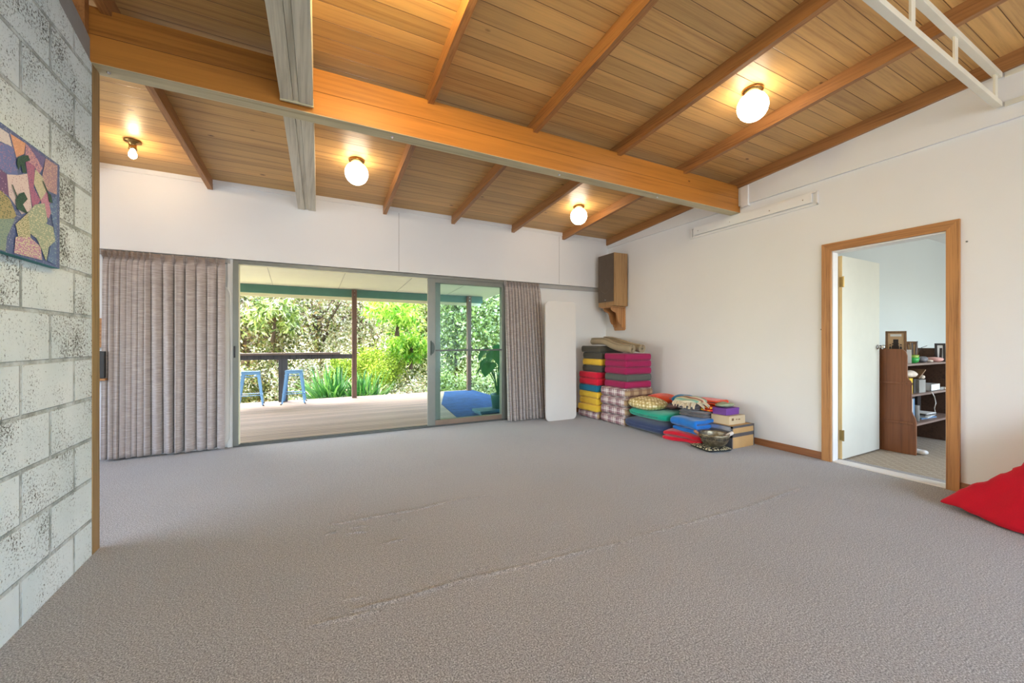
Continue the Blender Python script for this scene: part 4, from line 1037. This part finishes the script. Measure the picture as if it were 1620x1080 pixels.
t, o, w, d, h = cbox('large cardboard box bound with grey tape against right wall', 4.175, 4.575, 2.775, 3.06, 0, .245, m_kraft)
b = NB(); e = .0015
box(b, -w / 2 - e, w / 2 + e, -d / 2 - e, d / 2 + e, .125, .165); box(b, -w / 2 - e, -w / 2 + .018, -d / 2 - e, d / 2 + e, 0, h + e); box(b, w / 2 - .012, w / 2 + e, -d / 2 - e, d / 2 + e, 0, h + e); box(b, -w / 2 - e, w / 2 + e, -d / 2 - e, -d / 2 + .012, h - .022, h + e)
obj('tape', b, m_tape, o)
b = NB(); box(b, -w / 2 - 2 * e, -w / 2 + .01, -d / 2 + .012, d / 2 - .01, .195, .236); box(b, -w / 2 - 2 * e, -w / 2 + .01, -d / 2 + .012, d / 2 - .01, .085, .118); obj('silver_label', b, m_silver, o)
t, o, w, d, h = cbox('pale cardboard box on top of the large taped one', 4.215, 4.50, 2.83, 3.055, .248, .343, m_kraft2)
b = NB(); box(b, -.10, -.065, -d / 2 - .0012, -d / 2 + .01, .045, .072); box(b, -.03, .0, -d / 2 - .0012, -d / 2 + .01, .052, .060); box(b, .015, .05, -d / 2 - .0012, -d / 2 + .01, .048, .058); obj('printed_marks', b, m_ink, o)
t, o, w, d, h = cbox('small purple box on top of the pale cardboard box', 4.235, 4.465, 2.88, 3.05, .346, .420, m_purp)
b = NB(); box(b, -w / 2 - .002, w / 2 + .002, -d / 2 - .002, d / 2 + .002, h - .022, h + .002, 0, .002); obj('lid', b, m_purp, o)
m_sage = plain('sage_cloth', srgb(150, 160, 132), 0.9, var=0.25, nscale=18)
obj('cloth_bundle', soft(.22, .15, .05, 3, 2, 12, .014, 16, 15), m_sage, smooth=True, label='small sage green cloth bundle on the purple box', cat='cloth', loc=(4.35, 2.98, .423))

# singing bowl on mat
def mk_bw():
    t = NT('black_cream_pattern'); v = t.coord()
    vo = t.n('ShaderNodeTexVoronoi'); t.l(v, vo.inputs['Vector']); vo.inputs['Scale'].default_value = 44; vo.inputs['Randomness'].default_value = .8
    g = t.n('ShaderNodeNewGeometry'); nz = t.sep(g.outputs['Normal'])[2]
    c = t.ramp(vo.outputs['Distance'], [(.38, srgb(214, 204, 168)), (.46, srgb(30, 30, 26))], 'CONSTANT')
    c = t.mix(t.ramp(nz, [(.6, (0, 0, 0, 1)), (.8, (1, 1, 1, 1))]), srgb(36, 38, 36), c)
    t.base(c); t.b.inputs['Roughness'].default_value = .8; return t.m
t = thing('bowl_mat', 'black and cream patterned square mat under the singing bowl', 'mat', (3.99, 2.90, 0), -.25)
obj('cushion', soft(.31, .33, .042, 7, 2.6, 12, .002, 9, 3), mk_bw(), t, smooth=True)
m_bowl = NT('hammered_bronze'); v = m_bowl.coord(); n = m_bowl.noise(v, 26, 3)
m_bowl.base(m_bowl.ramp(n, [(.35, srgb(96, 86, 70)), (.65, srgb(158, 148, 124))])); m_bowl.b.inputs['Metallic'].default_value = .75; m_bowl.b.inputs['Roughness'].default_value = .38; m_bowl.bump(n, .3, .004)
t = thing('singing_bowl', 'hammered bronze singing bowl standing on the patterned mat', 'bowl', (4.0, 2.86, .040))
b = NB(); lathe(b, [(0, 0), (.06, 0), (.095, .014), (.128, .045), (.145, .085), (.150, .125), (.152, .140), (.144, .142), (.140, .125), (.132, .085), (.112, .045), (.08, .022), (0, .014)], 48); bw = obj('body', b, m_bowl.m, t, smooth=True)
b = NB()
for k in range(40):
    a = 2 * PI * k / 40; r = .1485
    boxm(b, .004, .008 + .006 * (k % 3), .008 + .012 * ((k * 7) % 3) / 2, T((r * math.cos(a), r * math.sin(a), .098)) @ R(a, 'Z') @ R(-.1, 'Y'))
obj('engraved_band', b, plain('dark_engraving', srgb(58, 52, 44), 0.6, 0.5), bw)
m_strw = wood('striker_wood', srgb(150, 104, 78), srgb(112, 70, 50), 2, 30)
t = thing('wooden_striker', 'brown wooden striker leaning inside the bowl, its tip over the left rim', 'striker', (4.0, 2.86, .06))
b = NB(); tube(b, [(.05, -.02, .012), (-.06, .07, .065), (-.105, .118, .100), (-.135, .142, .128), (-.142, .148, .134)], [.010, .013, .018, .017, .009], 12); obj('stick', b, m_strw, t, smooth=True)
t = thing('padded_striker', 'pale padded striker leaning inside the bowl over its right rim', 'striker', (4.0, 2.86, .06))
b = NB(); tube(b, [(-.02, .03, .012), (.06, -.045, .068), (.092, -.085, .096)], [.010, .013, .016], 12); obj('stick', b, m_strw, t, smooth=True)
b = NB(); tube(b, [(.085, -.076, .090), (.10, -.092, .104), (.135, -.118, .130), (.142, -.124, .136)], [.014, .020, .019, .010], 12); obj('padded_head', b, plain('pale_suede', srgb(214, 204, 196), .9), t, smooth=True)

# ------------------------------------------------------------------ red bean bag
m_bean = fabric('red_beanbag_canvas', srgb(196, 0, 34), 0.75, 0.05, 260, 0.1)
t = thing('bean_bag', 'large red floor cushion at right edge, leaning by right wall', 'bean bag', (4.0, .6, 0))
b = NB()
# pyramidal bag: corner tips on the floor, ridge rising towards the near right
A = Vector((.03, .56, .012)); B_ = Vector((-.42, -.62, .01)); C_ = Vector((.50, -.85, .01)); D_ = Vector((.50, .13, .02)); E_ = Vector((.33, -.32, .86)); F_ = Vector((.12, -.80, .6))
hull = [A, B_, C_, D_, E_, F_]
for p in hull: b.verts.new(p)
b.verts.ensure_lookup_table()
bmesh.ops.convex_hull(b, input=b.verts[:])
bmesh.ops.triangulate(b, faces=b.faces[:])
bmesh.ops.subdivide_edges(b, edges=b.edges[:], cuts=34, use_grid_fill=True)
c0 = Vector((.15, -.28, .16))
for _ in range(14): bmesh.ops.smooth_vert(b, verts=b.verts[:], factor=.5, use_axis_x=True, use_axis_y=True, use_axis_z=True)
for v in b.verts:
    p = v.co.copy()
    n = noise.noise_vector(p * 3.2 + Vector((2, 1, 0))); m = noise.noise(Vector((p.x * 16, p.y * 16, p.z * 5)))
    v.co += n * .035 + (p - c0).normalized() * (.012 * m + .015)
    for P0, P1, amp in ((A, E_, .030), (A, B_, .012)):
        ab = P1 - P0; u = max(0, min(1, (p - P0).dot(ab) / ab.length_squared)); dd = (p - (P0 + ab * u)).length
        sc = abs(math.sin(u * 34 + .6 * math.sin(u * 31))) ** .6
        v.co += (p - c0).normalized() * amp * (sc - .35) * math.exp(-(dd / .10) ** 2)
    v.co.z = max(v.co.z, .004)
o = obj('cover', b, m_bean, t, smooth=True)

# ------------------------------------------------------------------ veranda
DZ = -.03
bm = NB(); box(bm, -6, 3.80, YF + .11, 9.42, DZ - .09, DZ); obj('floor_deck', bm, M['deck'], kind='structure')
bm = NB(); prism(bm, [(YF + .10, 2.31 + .07 * (9.2 - YF - .1)), (10.0, 2.254), (10.0, 2.36), (YF + .10, 2.42 + .07 * (9.2 - YF - .1))], 0, -6, 4.28)
obj('ceiling_veranda', bm, M['soffit'], kind='structure')
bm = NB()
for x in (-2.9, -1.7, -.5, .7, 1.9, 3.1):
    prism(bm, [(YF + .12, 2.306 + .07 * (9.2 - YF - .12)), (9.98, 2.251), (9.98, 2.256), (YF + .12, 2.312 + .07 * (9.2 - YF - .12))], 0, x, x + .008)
obj('trim_12', bm, M['seam_shade'], kind='structure')
bm = NB(); box(bm, -6, 4.30, 10.0, 10.03, 2.13, 2.37); obj('trim_13', bm, M['fascia'], kind='structure')
bm = NB(); box(bm, -6, 4.05, 9.30, 9.38, 2.14, 2.315, 0, .003); obj('veranda_beam', bm, M['green'], label='sea-green painted beam carrying the veranda roof edge', cat='beam')
bm = NB(); box(bm, -6, 3.80, 9.42, 9.45, DZ - .3, DZ); obj('trim_14', bm, M['outpost'], kind='structure')
for x, l in ((.968, 'weathered brown veranda post beside the strap-leaved plant'), (3.61, 'weathered veranda post seen through the closed glass panel')):
    t = thing('veranda_post', l, 'post', (x, 9.20, DZ), 0, 'veranda posts')
    b = NB(); box(b, 0, .095, 0, .095, 0, 2.32, 0, .004); obj('post', b, M['outpost'], t)
    b = NB()
    for z in (2.20, 2.28): box(b, .04, .056, -.006, 0, z, z + .016, 0, .003)
    obj('bolt', b, M['chrome'], t)
t = thing('bar_rail', 'grey timber bar top and rail along veranda edge above the blue stools', 'rail', (-6, 9.0, .0))
b = NB(); box(b, 0, 6.72, 0.0, .26, .915, .955, 0, .005); obj('bar_top', b, M['railwood'], t)
b = NB(); box(b, 0, 6.965, .20, .25, .82, .912, 0, .004); obj('rail_beam', b, M['darkpost'], t)
b = NB(); box(b, -.08, .08, -.06, .06, 0, .82 - DZ, 0, .004); obj('support_post', b, M['darkpost'], label='thick charcoal post under the bar rail between the blue stools', cat='post', loc=(-.32, 9.34, DZ))
# stools
def stool():
    t = thing('metal_stool', 'blue metal stool at left, partly cut by sliding door frame', 'stool', (-.84, 9.05, DZ), .05, 'blue stools on the veranda')
    b = NB(); box(b, -.15, .15, -.15, .15, .625, .645, 0, .008); box(b, -.148, .148, -.148, .148, .585, .63, 0, .01); obj('seat', b, M['stool'], t)
    for sx in (-1, 1):
        for sy in (-1, 1):
            b = NB(); w = .028
            top = [(sx * .145, sy * .145), (sx * (.145 - .05), sy * .145), (sx * .145, sy * (.145 - .05))]
            bot = [(sx * .205, sy * .205), (sx * (.205 - w), sy * .205), (sx * .205, sy * (.205 - w))]
            vt = [b.verts.new((x, y, .60)) for x, y in top]; vb = [b.verts.new((x, y, .015)) for x, y in bot]
            b.faces.new((vt[0], vt[1], vb[1], vb[0])); b.faces.new((vt[0], vt[2], vb[2], vb[0]))
            o = obj('leg', b, M['stool'], t); md = o.modifiers.new('s', 'SOLIDIFY'); md.thickness = .006
            b = NB(); box(b, sx * .205 - .014, sx * .205 + .014, sy * .205 - .014, sy * .205 + .014, 0, .02, 0, .004); obj('foot', b, M['black'], o)
    b = NB(); h = .20; q = .185
    for a, c in (((-q, -q), (q, -q)), ((q, -q), (q, q)), ((q, q), (-q, q)), ((-q, q), (-q, -q))): tube(b, [(a[0], a[1], h), (c[0], c[1], h)], .008, 8)
    obj('footrest', b, M['stool'], t)
    b = NB(); q = .155
    for a, c in (((-q, -q), (q, q)), ((-q, q), (q, -q))): tube(b, [(a[0], a[1], .56), (c[0] * .0, c[1] * .0, .53), (c[0], c[1], .56)], .006, 8)
    obj('cross_brace', b, M['stool'], t)
    return t
s0 = stool(); copy_tree(s0, None, (-.12, 9.02, DZ), -.06, 'blue metal stool right of the charcoal support post')
# added blue sheet for the glass reflection, low platform, potted plant beyond the glass
b = NB(); prism(b, [(2.15, 5.75), (3.72, 5.75), (3.78, 9.30), (3.05, 9.30), (2.4, 7.5)], 2, DZ, DZ + .008); obj('reflection_sheet', b, M['bluereflect'], label='blue sheet on the deck standing for the reflection in closed glass panel', cat='mat')
t = thing('plant_platform', 'low dark teal board on the deck under the potted plant', 'platform', (2.56, 5.97, DZ + .01), 0)
b = NB(); box(b, 0, .62, 0, .36, .03, .07, 0, .004); obj('board', b, M['teal_paint'], t)
b = NB(); box(b, .03, .07, .02, .34, 0, .03); box(b, .55, .59, .02, .34, 0, .03); obj('feet', b, M['teal_paint'], t)
t = thing('potted_plant', 'large-leaved green plant in pot beyond the closed glass panel', 'potted plant', (2.97, 6.16, DZ + .08))
b = NB(); lathe(b, [(0, 0), (.10, 0), (.13, .22), (.14, .24), (.125, .24), (.115, .2), (0, .19)], 28); obj('pot', b, M['pot'], t, smooth=True)
def big_leaf(s):
    b = NB(); rows = []
    pr = [(-.25, .10), (-.15, .30), (0, .42), (.2, .46), (.45, .38), (.7, .22), (.9, .08), (1.0, .0)]
    for (u, w) in pr:
        row = []
        for k in range(-3, 4):
            v = k / 3 * w; row.append(b.verts.new((u * s, v * s, (-.18 * u * u + .10 * abs(v)) * s)))
        rows.append(row)
    for r0, r1 in zip(rows, rows[1:]):
        for k in range(6): b.faces.new((r0[k], r0[k + 1], r1[k + 1], r1[k]))
    return b
rnd = random.Random(3)
for k in range(15):
    a = rnd.uniform(PI * .55, PI * 1.5) if k < 9 else rnd.uniform(0, 2 * PI); L = rnd.uniform(.10, .34); H = rnd.uniform(.36, .85)
    tip = Vector((L * math.cos(a), L * math.sin(a), H + .2))
    b = NB(); tube(b, [(0, 0, .19), (tip.x * .3, tip.y * .3, tip.z * .6), tip], [.010, .008, .005], 6); st = obj('leaf_stem', b, M['leaf_pot'], t, smooth=True)
    b = big_leaf(rnd.uniform(.20, .30)); b.transform(T(tip) @ R(a, 'Z') @ R(rnd.uniform(.2, 1.0), 'Y')); obj('leaf_blade', b, M['leaf_pot'], st, smooth=True)

# ------------------------------------------------------------------ garden
xs = np.linspace(-40, 60, 60); ys = np.linspace(9.5, 70, 60)
def gz(X, Y): return -1.0 + .05 * (Y - 9.5) + .25 * np.sin(X * .5) * np.cos(Y * .35)
def gzf(x, y): return float(gz(np.array(x), np.array(y)))
o = obj('ground', grid_mesh('ground', xs, ys, gz), M['ground'], smooth=True, kind='structure')
RS = np.random.RandomState(11)
def leaves_mesh(name, C_, size, w, droop=0.0, outward=None):
    """C_: (n,3) leaf positions; one pointed 4-vertex leaf each"""
    n = len(C_)
    d = RS.normal(size=(n, 3)); d[:, 2] -= droop; d /= np.linalg.norm(d, axis=1)[:, None]
    e = np.cross(d, RS.normal(size=(n, 3))); e /= np.linalg.norm(e, axis=1)[:, None]
    s = (size * RS.uniform(.6, 1.3, n))[:, None]
    V = np.stack([C_, C_ + d * s * .45 + e * s * w, C_ + d * s, C_ + d * s * .45 - e * s * w], 1).reshape(-1, 3)
    F = np.arange(4 * n).reshape(-1, 4)
    me = bpy.data.meshes.new(name)
    me.vertices.add(4 * n); me.vertices.foreach_set('co', V.ravel())
    me.loops.add(4 * n); me.loops.foreach_set('vertex_index', F.ravel())
    me.polygons.add(n); me.polygons.foreach_set('loop_start', np.arange(0, 4 * n, 4)); me.polygons.foreach_set('loop_total', np.full(n, 4))
    me.update(); me.validate(); return me
def tree(name, label, cat, x, y, z0, h, r, mat, n=7000, size=.13, w=.22, droop=0.2, ncl=60, low=.15, group=None, trunk=True, sy=1.0):
    t = thing(name, label, cat, (x, y, z0), 0, group)
    c = RS.normal(size=(ncl, 3)); c /= np.linalg.norm(c, axis=1)[:, None]; c *= RS.uniform(.45, 1.0, ncl)[:, None]
    hz = h * (1 - low) / 2
    c = c * np.array([r, r * sy, hz]) + np.array([0, 0, h * low + hz])
    idx = RS.randint(0, ncl, n); q = RS.normal(size=(n, 3)) * r * .17
    P = c[idx] + q; P[:, 2] = np.maximum(P[:, 2], .02)
    o = obj('foliage', leaves_mesh('foliage', P, size, w, droop), mat, t, kind=None)
    if trunk:
        b = NB(); tube(b, [(0, 0, -.3), (.06 * r, 0, h * .35), (-.04 * r, .02, h * .7)], [.06 * r + .03, .045 * r + .02, .02], 8)
        for k in range(10):
            p = c[RS.randint(0, ncl)]; s = RS.uniform(.25, .55) * h; tube(b, [(0, 0, s), (p[0] * .5, p[1] * .5, (s + p[2]) / 2 + .1), tuple(p)], [.035 * r, .02 * r, .008], 5)
        obj('trunk', b, M['bark'], t, smooth=True)
    return t
def dirpos(px, d):   # ground point seen at picture column px, depth d
    yaw = .48354; a = (px - 810) / 635.5; return ((a * math.cos(yaw) + math.sin(yaw)) * d, (-a * math.sin(yaw) + math.cos(yaw)) * d)
G = 'garden trees beyond the veranda'
TR = [('dark olive leafy tree at far left of the garden view', 385, 12.5, 5.2, 2.0, 'leaf_olive', 9500, .12, .26, .5),
      ('olive tree with drooping leaves behind the left blue stool', 440, 13.5, 5.6, 1.9, 'leaf_olive', 9500, .12, .24, .6),
      ('pale sunlit tree behind the right-hand blue stool', 505, 15.0, 5.6, 2.2, 'leaf_pale', 10000, .11, .28, .2),
      ('light dry-leaved tree directly behind the nearer veranda post', 565, 17.0, 6.4, 2.4, 'leaf_pale', 9000, .12, .28, .2),
      ('pale sunlit tree behind the lime green mounded shrub', 625, 18.5, 7.0, 2.8, 'leaf_pale', 9500, .12, .28, .2),
      ('green feathery tree beside the sliding door stile', 675, 14.5, 5.0, 1.5, 'leaf_green', 10000, .12, .2, .4),
      ('yellow green tree seen through left part of glass panel', 718, 15.0, 6.0, 1.9, 'leaf_green', 12000, .13, .3, .3),
      ('grey green tree seen through middle of glass panel', 765, 16.5, 6.8, 2.2, 'leaf_blue', 12000, .13, .3, .3),
      ('grey green tree seen through right edge of glass panel', 812, 15.5, 6.4, 2.0, 'leaf_blue', 11000, .13, .3, .3)]
for l, px, d, h, r, m, n, sz, w, dr_ in TR:
    x, y = dirpos(px, d); tree('garden_tree', l, 'tree', x, y, gzf(x, y) - .05, h, r, M[m], n, sz, w, dr_, 70, .02, G)
for px, d, l in ((340, 21, 'far tall backdrop tree at the left'), (430, 22, 'far tall backdrop tree behind the stools'), (530, 24, 'far tall backdrop tree behind the nearer post'), (620, 25, 'far tall backdrop tree behind lime shrub'), (710, 24, 'far tall backdrop tree behind door stile'), (800, 23, 'far tall backdrop tree behind the glass panel'), (890, 22, 'far tall backdrop tree at the right')):
    x, y = dirpos(px, d); tree('backdrop_tree', l, 'tree', x, y, gzf(x, y), 10.5, 3.4, M['leaf_blue' if px > 650 else 'leaf_pale'], 4200, .3, .35, .2, 90, .0, 'tall trees at the back of the garden')
# bright hanging sprays near the eave
for px, d, zc_, r, l, m in ((432, 11.5, 1.9, .75, 'bright long-leaved branch hanging above the left stool', 'leaf_green'), (628, 12.0, 2.15, .85, 'vivid green leafy spray hanging near door stile', 'leaf_bright'), (560 + 90, 13.0, 1.0, .7, 'green leafy sapling left of the sliding door stile', 'leaf_bright')):
    x, y = dirpos(px, d); tree('leafy_branch', l, 'branch', x, y, zc_ - r * .6, r * 1.3, r, M[m], 1500, .20, .14, .9, 26, 0, None, True)
# lime mound shrub (two lobes) and others
x, y = dirpos(590, 12.5); tree('mounded_shrub', 'lime green mounded shrub in the middle of the garden view', 'shrub', x, y, gzf(x, y), 1.62, .98, M['leaf_lime'], 14000, .07, .3, .3, 22, .50)
x, y = dirpos(540, 12.8); tree('mounded_shrub', 'smaller lime shrub just left of the nearer veranda post', 'shrub', x, y, gzf(x, y), 1.42, .55, M['leaf_lime'], 6000, .07, .3, .3, 16, .45)
for px, d, h, r, m, l in ((650, 11.6, .95, .8, 'leaf_pale', 'pale low shrub at deck edge beside the door stile'), (715, 12.0, 1.3, .9, 'leaf_green', 'low green shrub at foot of glass panel view'), (775, 12.2, 1.35, .9, 'leaf_blue', 'low grey green shrub right of the far veranda post'), (400, 11.5, 1.2, .8, 'leaf_olive', 'low olive shrub behind the left blue stool'), (470, 11.8, 1.2, .8, 'leaf_pale', 'low pale shrub behind the right blue stool'), (620, 14.0, 1.1, 1.3, 'leaf_pale', 'wide pale groundcover shrub behind the lime mound')):
    x, y = dirpos(px, d); tree('low_shrub', l, 'shrub', x, y, gzf(x, y), h, r, M[m], 5000, .09, .28, .1, 40, .0, 'low shrubs beyond the deck', False)
# strap-leaved plants
def strap(x, y, z, n, L, label):
    t = thing('strap_leaf_plant', label, 'plant', (x, y, z)); b = NB(); rnd = random.Random(int(x * 100))
    for i in range(n):
        a = rnd.uniform(0, 2 * PI); l = L * rnd.uniform(.7, 1.1); w = .026; sp = rnd.uniform(.2, 1.0)
        pr = None; bx, by = rnd.uniform(-.25, .25), rnd.uniform(-.15, .15)
        for k in range(7):
            u = k / 6; rad = sp * l * u; zz = l * (1.15 * u - sp * .75 * u * u); ww = w * (1 - u ** 3) + .001
            p = Vector((bx + rad * math.cos(a), by + rad * math.sin(a), zz)); s = Vector((-math.sin(a), math.cos(a), 0)) * ww
            c = (b.verts.new(p - s), b.verts.new(p + s))
            if pr: b.faces.new((pr[0], pr[1], c[1], c[0]))
            pr = c
    obj('leaves', b, M['leaf_strap'], t)
x, y = dirpos(525, 10.2); strap(x, y, -.75, 230, 1.40, 'dark green strap-leaved plant at the deck edge left of nearer post')
x, y = dirpos(578, 10.3); strap(x, y, -.75, 170, 1.25, 'dark green strap-leaved plant at the deck edge right of nearer post')

# ------------------------------------------------------------------ light
w = bpy.data.worlds.new('World'); scene.world = w; w.use_nodes = True
nt = w.node_tree; nt.nodes.clear()
out = nt.nodes.new('ShaderNodeOutputWorld'); bg = nt.nodes.new('ShaderNodeBackground'); sky = nt.nodes.new('ShaderNodeTexSky')
sky.sky_type = 'NISHITA'; sky.sun_disc = False; sky.sun_elevation = math.radians(50); sky.sun_rotation = math.radians(-30); sky.air_density = 1.0; sky.dust_density = 3.0
nt.links.new(sky.outputs[0], bg.inputs[0]); nt.links.new(bg.outputs[0], out.inputs[0]); bg.inputs[1].default_value = 2.3
def lamp(name, typ, loc, energy, color=(1, 1, 1), rot=(0, 0, 0), **kw):
    l = bpy.data.lights.new(name, typ); l.energy = energy; l.color = color
    for k, v in kw.items(): setattr(l, k, v)
    o = bpy.data.objects.new(name, l); COL.objects.link(o); o.location = loc; o.rotation_euler = rot; return o
lamp('sun', 'SUN', (0, 0, 8), 10.0, (1, .95, .86), Vector((.25, .42, -.87)).to_track_quat('-Z', 'Y').to_euler(), angle=.02)
# area fills added at made-up window openings: behind camera, left room, study
lamp('added_fill_back', 'AREA', (1.7, -3.6, 1.52), 172, (.91, .955, 1), (PI / 2, 0, 0), shape='RECTANGLE', size=4.9, size_y=1.9)
lamp('added_fill_left', 'AREA', (-4.15, 2.75, 1.58), 90, (.91, .955, 1), (PI / 2, 0, -PI / 2), shape='RECTANGLE', size=3.6, size_y=1.2)
lamp('added_fill_study', 'AREA', (7.0, -1.55, 1.5), 58, (1, 1, .98), (PI / 2, 0, 0), shape='RECTANGLE', size=3.1, size_y=1.35)
p = lamp('doorway_portal', 'AREA', (1.04, YF + .16, 1.05), 1, (1, 1, 1), (-PI / 2, 0, 0), shape='RECTANGLE', size=3.3, size_y=2.0)
p.data.cycles.is_portal = True

# ------------------------------------------------------------------ camera
cam = bpy.data.cameras.new('camera'); co = bpy.data.objects.new('camera', cam); COL.objects.link(co)
cam.sensor_width = 36; cam.lens = 635.5 / 1620 * 36; cam.clip_start = .05; cam.clip_end = 300
co.location = (0, 0, 1.18); co.rotation_euler = (PI / 2, 0, -.48354); scene.camera = co
vs = scene.view_settings; vs.view_transform = 'Standard'; vs.look = 'None'; vs.exposure = 0.0; vs.gamma = 1.0; vs.use_curve_mapping = False
